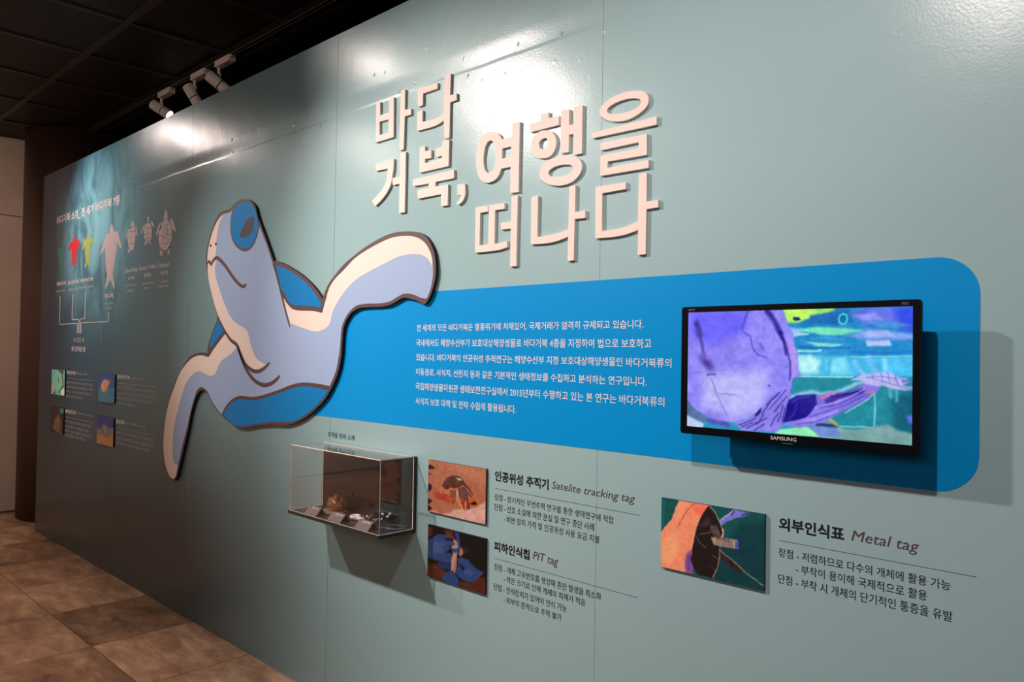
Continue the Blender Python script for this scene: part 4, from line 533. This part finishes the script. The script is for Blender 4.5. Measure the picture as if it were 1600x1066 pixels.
MB = mat('black_board', (.018,.015,.015), .08, spec=.6); SH = mat('black_shelf', (.03,.026,.025), .4)
fin(bx(bmesh.new(), -hw-.003, hw+.006, -.008, -.0003, -.004, H+.002), 'back_panel', MB, case)
fin(bx(bmesh.new(), -hw-.003, hw+.003, DY-.003, -.008, -.004, .007), 'shelf', SH, case)
def pane(nm, *d):
    o = fin(bx(bmesh.new(), *d), nm, ACR, case); me = o.data; me.materials.append(EDGE)
    dims = [d[1]-d[0], d[3]-d[2], d[5]-d[4]]; k = dims.index(min(dims))
    for p in me.polygons:
        if abs(p.normal[k]) < .5: p.material_index = 1
    return o
t = .003
pane('front_pane', -hw, hw, DY, DY+t, .0072, H); pane('side_pane', -hw, -hw+t, DY+t, -.0082, .0072, H); pane('side_pane', hw-t, hw, DY+t, -.0082, .0072, H); pane('top_pane', -hw, hw, DY, -.0082, H, H+t)
zs = Z0+.0072
# fitted name cards
CARD = mat('grey_brown_card', (.14,.10,.09), .6); CTX = mat('card_print', (.8,.7,.68), .5)
for i, (cx, s, s2, lb) in enumerate(((-2.326, '인공위성추적기', 'Satelite tag', 'folded grey name card, leftmost on the case shelf'), (-2.182, '피하인식칩', 'PIT tag', 'folded grey name card, middle one on the case shelf'), (-2.028, '외부인식표', 'Metal tag', 'folded grey name card, rightmost on the case shelf'))):
    bm = bmesh.new(); w_ = .037; pr = [(-.022, 0), (.002, .026), (.020, 0)]; th = .0007
    vv = [[bm.verts.new((sx*w_, a, b)) for a, b in pr] for sx in (-1, 1)]; v2 = [[bm.verts.new((sx*w_, a*.93, max(b-.0012, 0))) for a, b in pr] for sx in (-1, 1)]
    for k in (0, 1):
        bm.faces.new((vv[0][k], vv[1][k], vv[1][k+1], vv[0][k+1])); bm.faces.new((v2[0][k], v2[0][k+1], v2[1][k+1], v2[1][k]))
        for q in (0, 1): bm.faces.new((vv[q][k], vv[q][k+1], v2[q][k+1], v2[q][k]))
    o = fin(bm, 'name_card', CARD, None, (cx, -.112, zs+.0002)); tag(o, lb, 'name card', 'name cards in the display case')
    nrm = Vector((0, -.026, .024)).normalized()*.0004
    def f2(u, v, a=.30, b=.86, v0=.70, v1=.86): 
        q = v0+(v1-v0)*v; return (w_*(2*(a+(b-a)*u)-1), -.022+.024*q+nrm.y, .026*q+nrm.z)
    text_on('card_lettering', s, 'b', (0,1,0,1), 0, CTX, o, f2)
    text_on('card_lettering', s2, 'm', (0,1,0,1), 0, CTX, o, lambda u, v: f2(u, v, .30, .5, .54, .61))
# satellite transmitter
AMB = grain(mat('amber_resin', (.20,.065,.02), .12, spec=.7, coat=.6), 60, .5); CLR = acrylic('clear_plate'); METL = mat('polished_metal', (.75,.68,.62), .18, metal=1)
sat = thing('satellite_transmitter', 'brown resin satellite transmitter on a clear plate, left in the case', 'tracking device', (-2.300, -.0505, zs+.0002)); sat.scale = (1.15, .85, 1.45)
fin(lathe(bmesh.new(), [(0,0),(.044,0),(.046,.003),(.044,.006),(0,.006)], 28), 'clear_base', mat('amber_clear_base', (.30,.20,.15), .1, spec=.7), sat)
bm = bmesh.new(); bmesh.ops.create_icosphere(bm, subdivisions=3, radius=1)
for v in bm.verts: v.co = Vector((v.co.x*.036*(1+.12*math.sin(v.co.y*5)), v.co.y*.022, max(v.co.z, -.5)*.020*(1-.25*v.co.x)+.0162))
fin(bm, 'body', AMB, sat, smooth=True)
for (a, b, h, rr_) in ((-.026,0,.012,.008),(-.004,.006,.022,.0075),(.014,-.004,.026,.006),(.026,.008,.018,.007)):
    fin(tube(bmesh.new(), [(a,b,.012),(a*1.05,b,.022+h*.5),(a*1.15,b*1.1,.020+h)], [rr_,rr_*.85,rr_*.5], 12), 'knob', AMB, sat, smooth=True)
fin(tube(bmesh.new(), [(-.012,-.016,.014),(-.002,-.021,.018),(.010,-.018,.022)], .0022, 8), 'contact_strip', METL, sat, smooth=True)
# chip injector set
WP = mat('white_plastic', (.85,.78,.75), .25)
inj = thing('chip_injector', 'white ring and syringe parts in the middle of the case', 'injector', (-2.128, -.054, zs+.0002)); inj.scale = (1.15, 1.15, 1.5)
bm = bmesh.new(); tube(bm, [(-.030+.014*math.cos(a), -.004+.012*math.sin(a), .0052) for a in np.linspace(0, 2*math.pi, 25)], .0048, 8, cap=False); fin(bm, 'ring_handle', WP, inj, smooth=True)
fin(tube(bmesh.new(), [(-.016,-.010,.0055),(.026,-.014,.0055)], .005, 12), 'syringe_barrel', WP, inj, smooth=True)
fin(tube(bmesh.new(), [(.026,-.014,.0055),(.048,-.014,.0055)], .0012, 8), 'needle', METL, inj, smooth=True)
for k in range(6):
    a = k*.017-.022; fin(tube(bmesh.new(), [(a, .010+.004*(k%2), .0035),(a+.010, .018, .0045+.004*(k%3))], .0032, 8), 'chip_capsule', METL if k % 2 else mat('glass_capsule', (.22,.18,.16), .08, spec=.8), inj, smooth=True)
fin(tube(bmesh.new(), [(.040+.010*math.cos(a), .008+.010*math.sin(a), .002) for a in np.linspace(0, 2*math.pi, 19)], .0015, 6, cap=False), 'wire_loop', METL, inj, smooth=True)
# vials and dish
GL2 = mat('clear_glass_rim', (.45,.38,.36), .1, spec=.8)
for i, (px_, py_, h) in enumerate(((-2.003,-.066,.046),(-1.985,-.060,.040),(-1.997,-.042,.044))):
    v = thing('glass_vial', ('tallest glass vial near the front right corner of the case', 'shortest glass vial, closest to the glass dish', 'glass vial at the back of the vial trio')[i], 'vial', (px_, py_, zs+.0002), 'glass vials in the display case')
    fin(lathe(bmesh.new(), [(0,0),(.0055,0),(.0058,.001),(.0058,h-.010),(.0038,h-.006),(.0038,h-.002)], 16), 'glass_body', CLR, v, smooth=True)
    fin(lathe(bmesh.new(), [(.0036,h-.006),(.0050,h-.006),(.0050,h),(0,h)], 16), 'cap', WP, v, smooth=True)
    fin(lathe(bmesh.new(), [(.0052,0),(.0060,0),(.0060,.0012),(.0052,.0012)], 16), 'bottom_rim', GL2, v)
dish = thing('glass_dish', 'round clear dish of small metal tags at the right end of the case', 'dish', (-1.958, -.052, zs+.0002))
fin(lathe(bmesh.new(), [(0,0),(.027,0),(.028,.001),(.028,.007),(.0272,.007),(.0272,.0015),(0,.0015)], 32), 'dish_wall', CLR, dish, smooth=False)
bm = bmesh.new(); tube(bm, [(.0278*math.cos(a), .0278*math.sin(a), .0072) for a in np.linspace(0, 2*math.pi, 33)], .0007, 6, cap=False); fin(bm, 'dish_rim', GL2, dish, smooth=True)
for k in range(8):
    a = k*2.4; q = .006+.0022*k; bm = bx(bmesh.new(), -.005, .005, -.0018, .0018, .0017, .0040, bev=.0006)
    o = fin(bm, 'metal_tag', METL, dish); o.location = (q*math.cos(a), q*math.sin(a), 0); o.rotation_euler = (0, 0, a*1.7)

# ---------------------------------------------------------------- light track behind the wall
TRK = mat('black_track', (.015,.013,.012), .35); LAMP = mat('lamp_housing_white', (.88,.80,.76), .45); LAMPD = mat('lamp_groove', (.03,.025,.02), .6)
GRY = mat('track_conductor', (.22,.18,.16), .35)
trk = thing('light_track', 'black ceiling light track running above and behind the display wall', 'light track', (-2.5, .30, 2.862))
fin(bx(bmesh.new(), -4.3, 3.5, -.018, .018, -.030, 0), 'rail', TRK, trk)
for yy in (-.013, .009): fin(bx(bmesh.new(), -4.3, 3.5, yy, yy+.004, -.0325, -.0300), 'conductor_lip', GRY, trk)
def lamp(x, d, label, lit):
    t = thing('track_lamp', label, 'spotlight', (x, .30, 2.8295), 'white track lamps behind the wall')
    fin(bx(bmesh.new(), 0, .165, -.020, .020, -.034, 0, bev=.002), 'adapter_box', LAMP, t)
    fin(bx(bmesh.new(), .165, .176, -.012, -.006, -.014, -.004), 'adapter_catch', LAMP, t)
    fin(tube(bmesh.new(), [(.014,0,-.034),(.014,0,-.066)], [.010,.007], 12), 'stem', LAMP, t, smooth=True)
    yoke = [(.020+.014*math.cos(a), 0, -.077+.014*math.sin(a)) for a in np.linspace(math.pi*.75, -math.pi*.9, 14)]
    fin(tube(bmesh.new(), yoke, .0035, 8), 'yoke', LAMP, t, smooth=True)
    d = Vector(d).normalized(); piv = Vector((-.012, .0, -.092-(.012 if x > -4.5 else 0))); a = piv-d*.055; b = piv+d*.075; can = fin(tube(bmesh.new(), [a, a+d*.002, b-d*.055, b-d*.054], [.024,.031,.031,.029], 24), 'lamp_can', LAMP, t, smooth=False)
    fin(tube(bmesh.new(), [b-d*.054, b-d*.049], .029, 24), 'groove', LAMPD, t)
    fin(tube(bmesh.new(), [b-d*.049, b-d*.048, b], [.029,.031,.031], 24), 'front_ring', LAMP, t)
    fin(tube(bmesh.new(), [b-d*.004, b+d*.0006], .0275, 24), 'lens', mat('lamp_lens', (1,.9,.8), .3, emit=(1,.80,.66), es=6), t)
    spot('lamp_beam', Vector(t.location)+b+d*.005, Vector(t.location)+b+d, lit, 60, .6, .028)
lamp(-4.79, (.60,.50,-.50), 'white track lamp furthest from the viewer, its lit end showing', 10)
lamp(-4.33, (.30,.42,-.85), 'white track lamp in the middle, tilted steeply downward', 10)
lamp(-4.03, (.42,.70,-.64), 'white track lamp nearest to the viewer, partly behind the wall top', 10)
bpy.data.objects.remove(fobj)
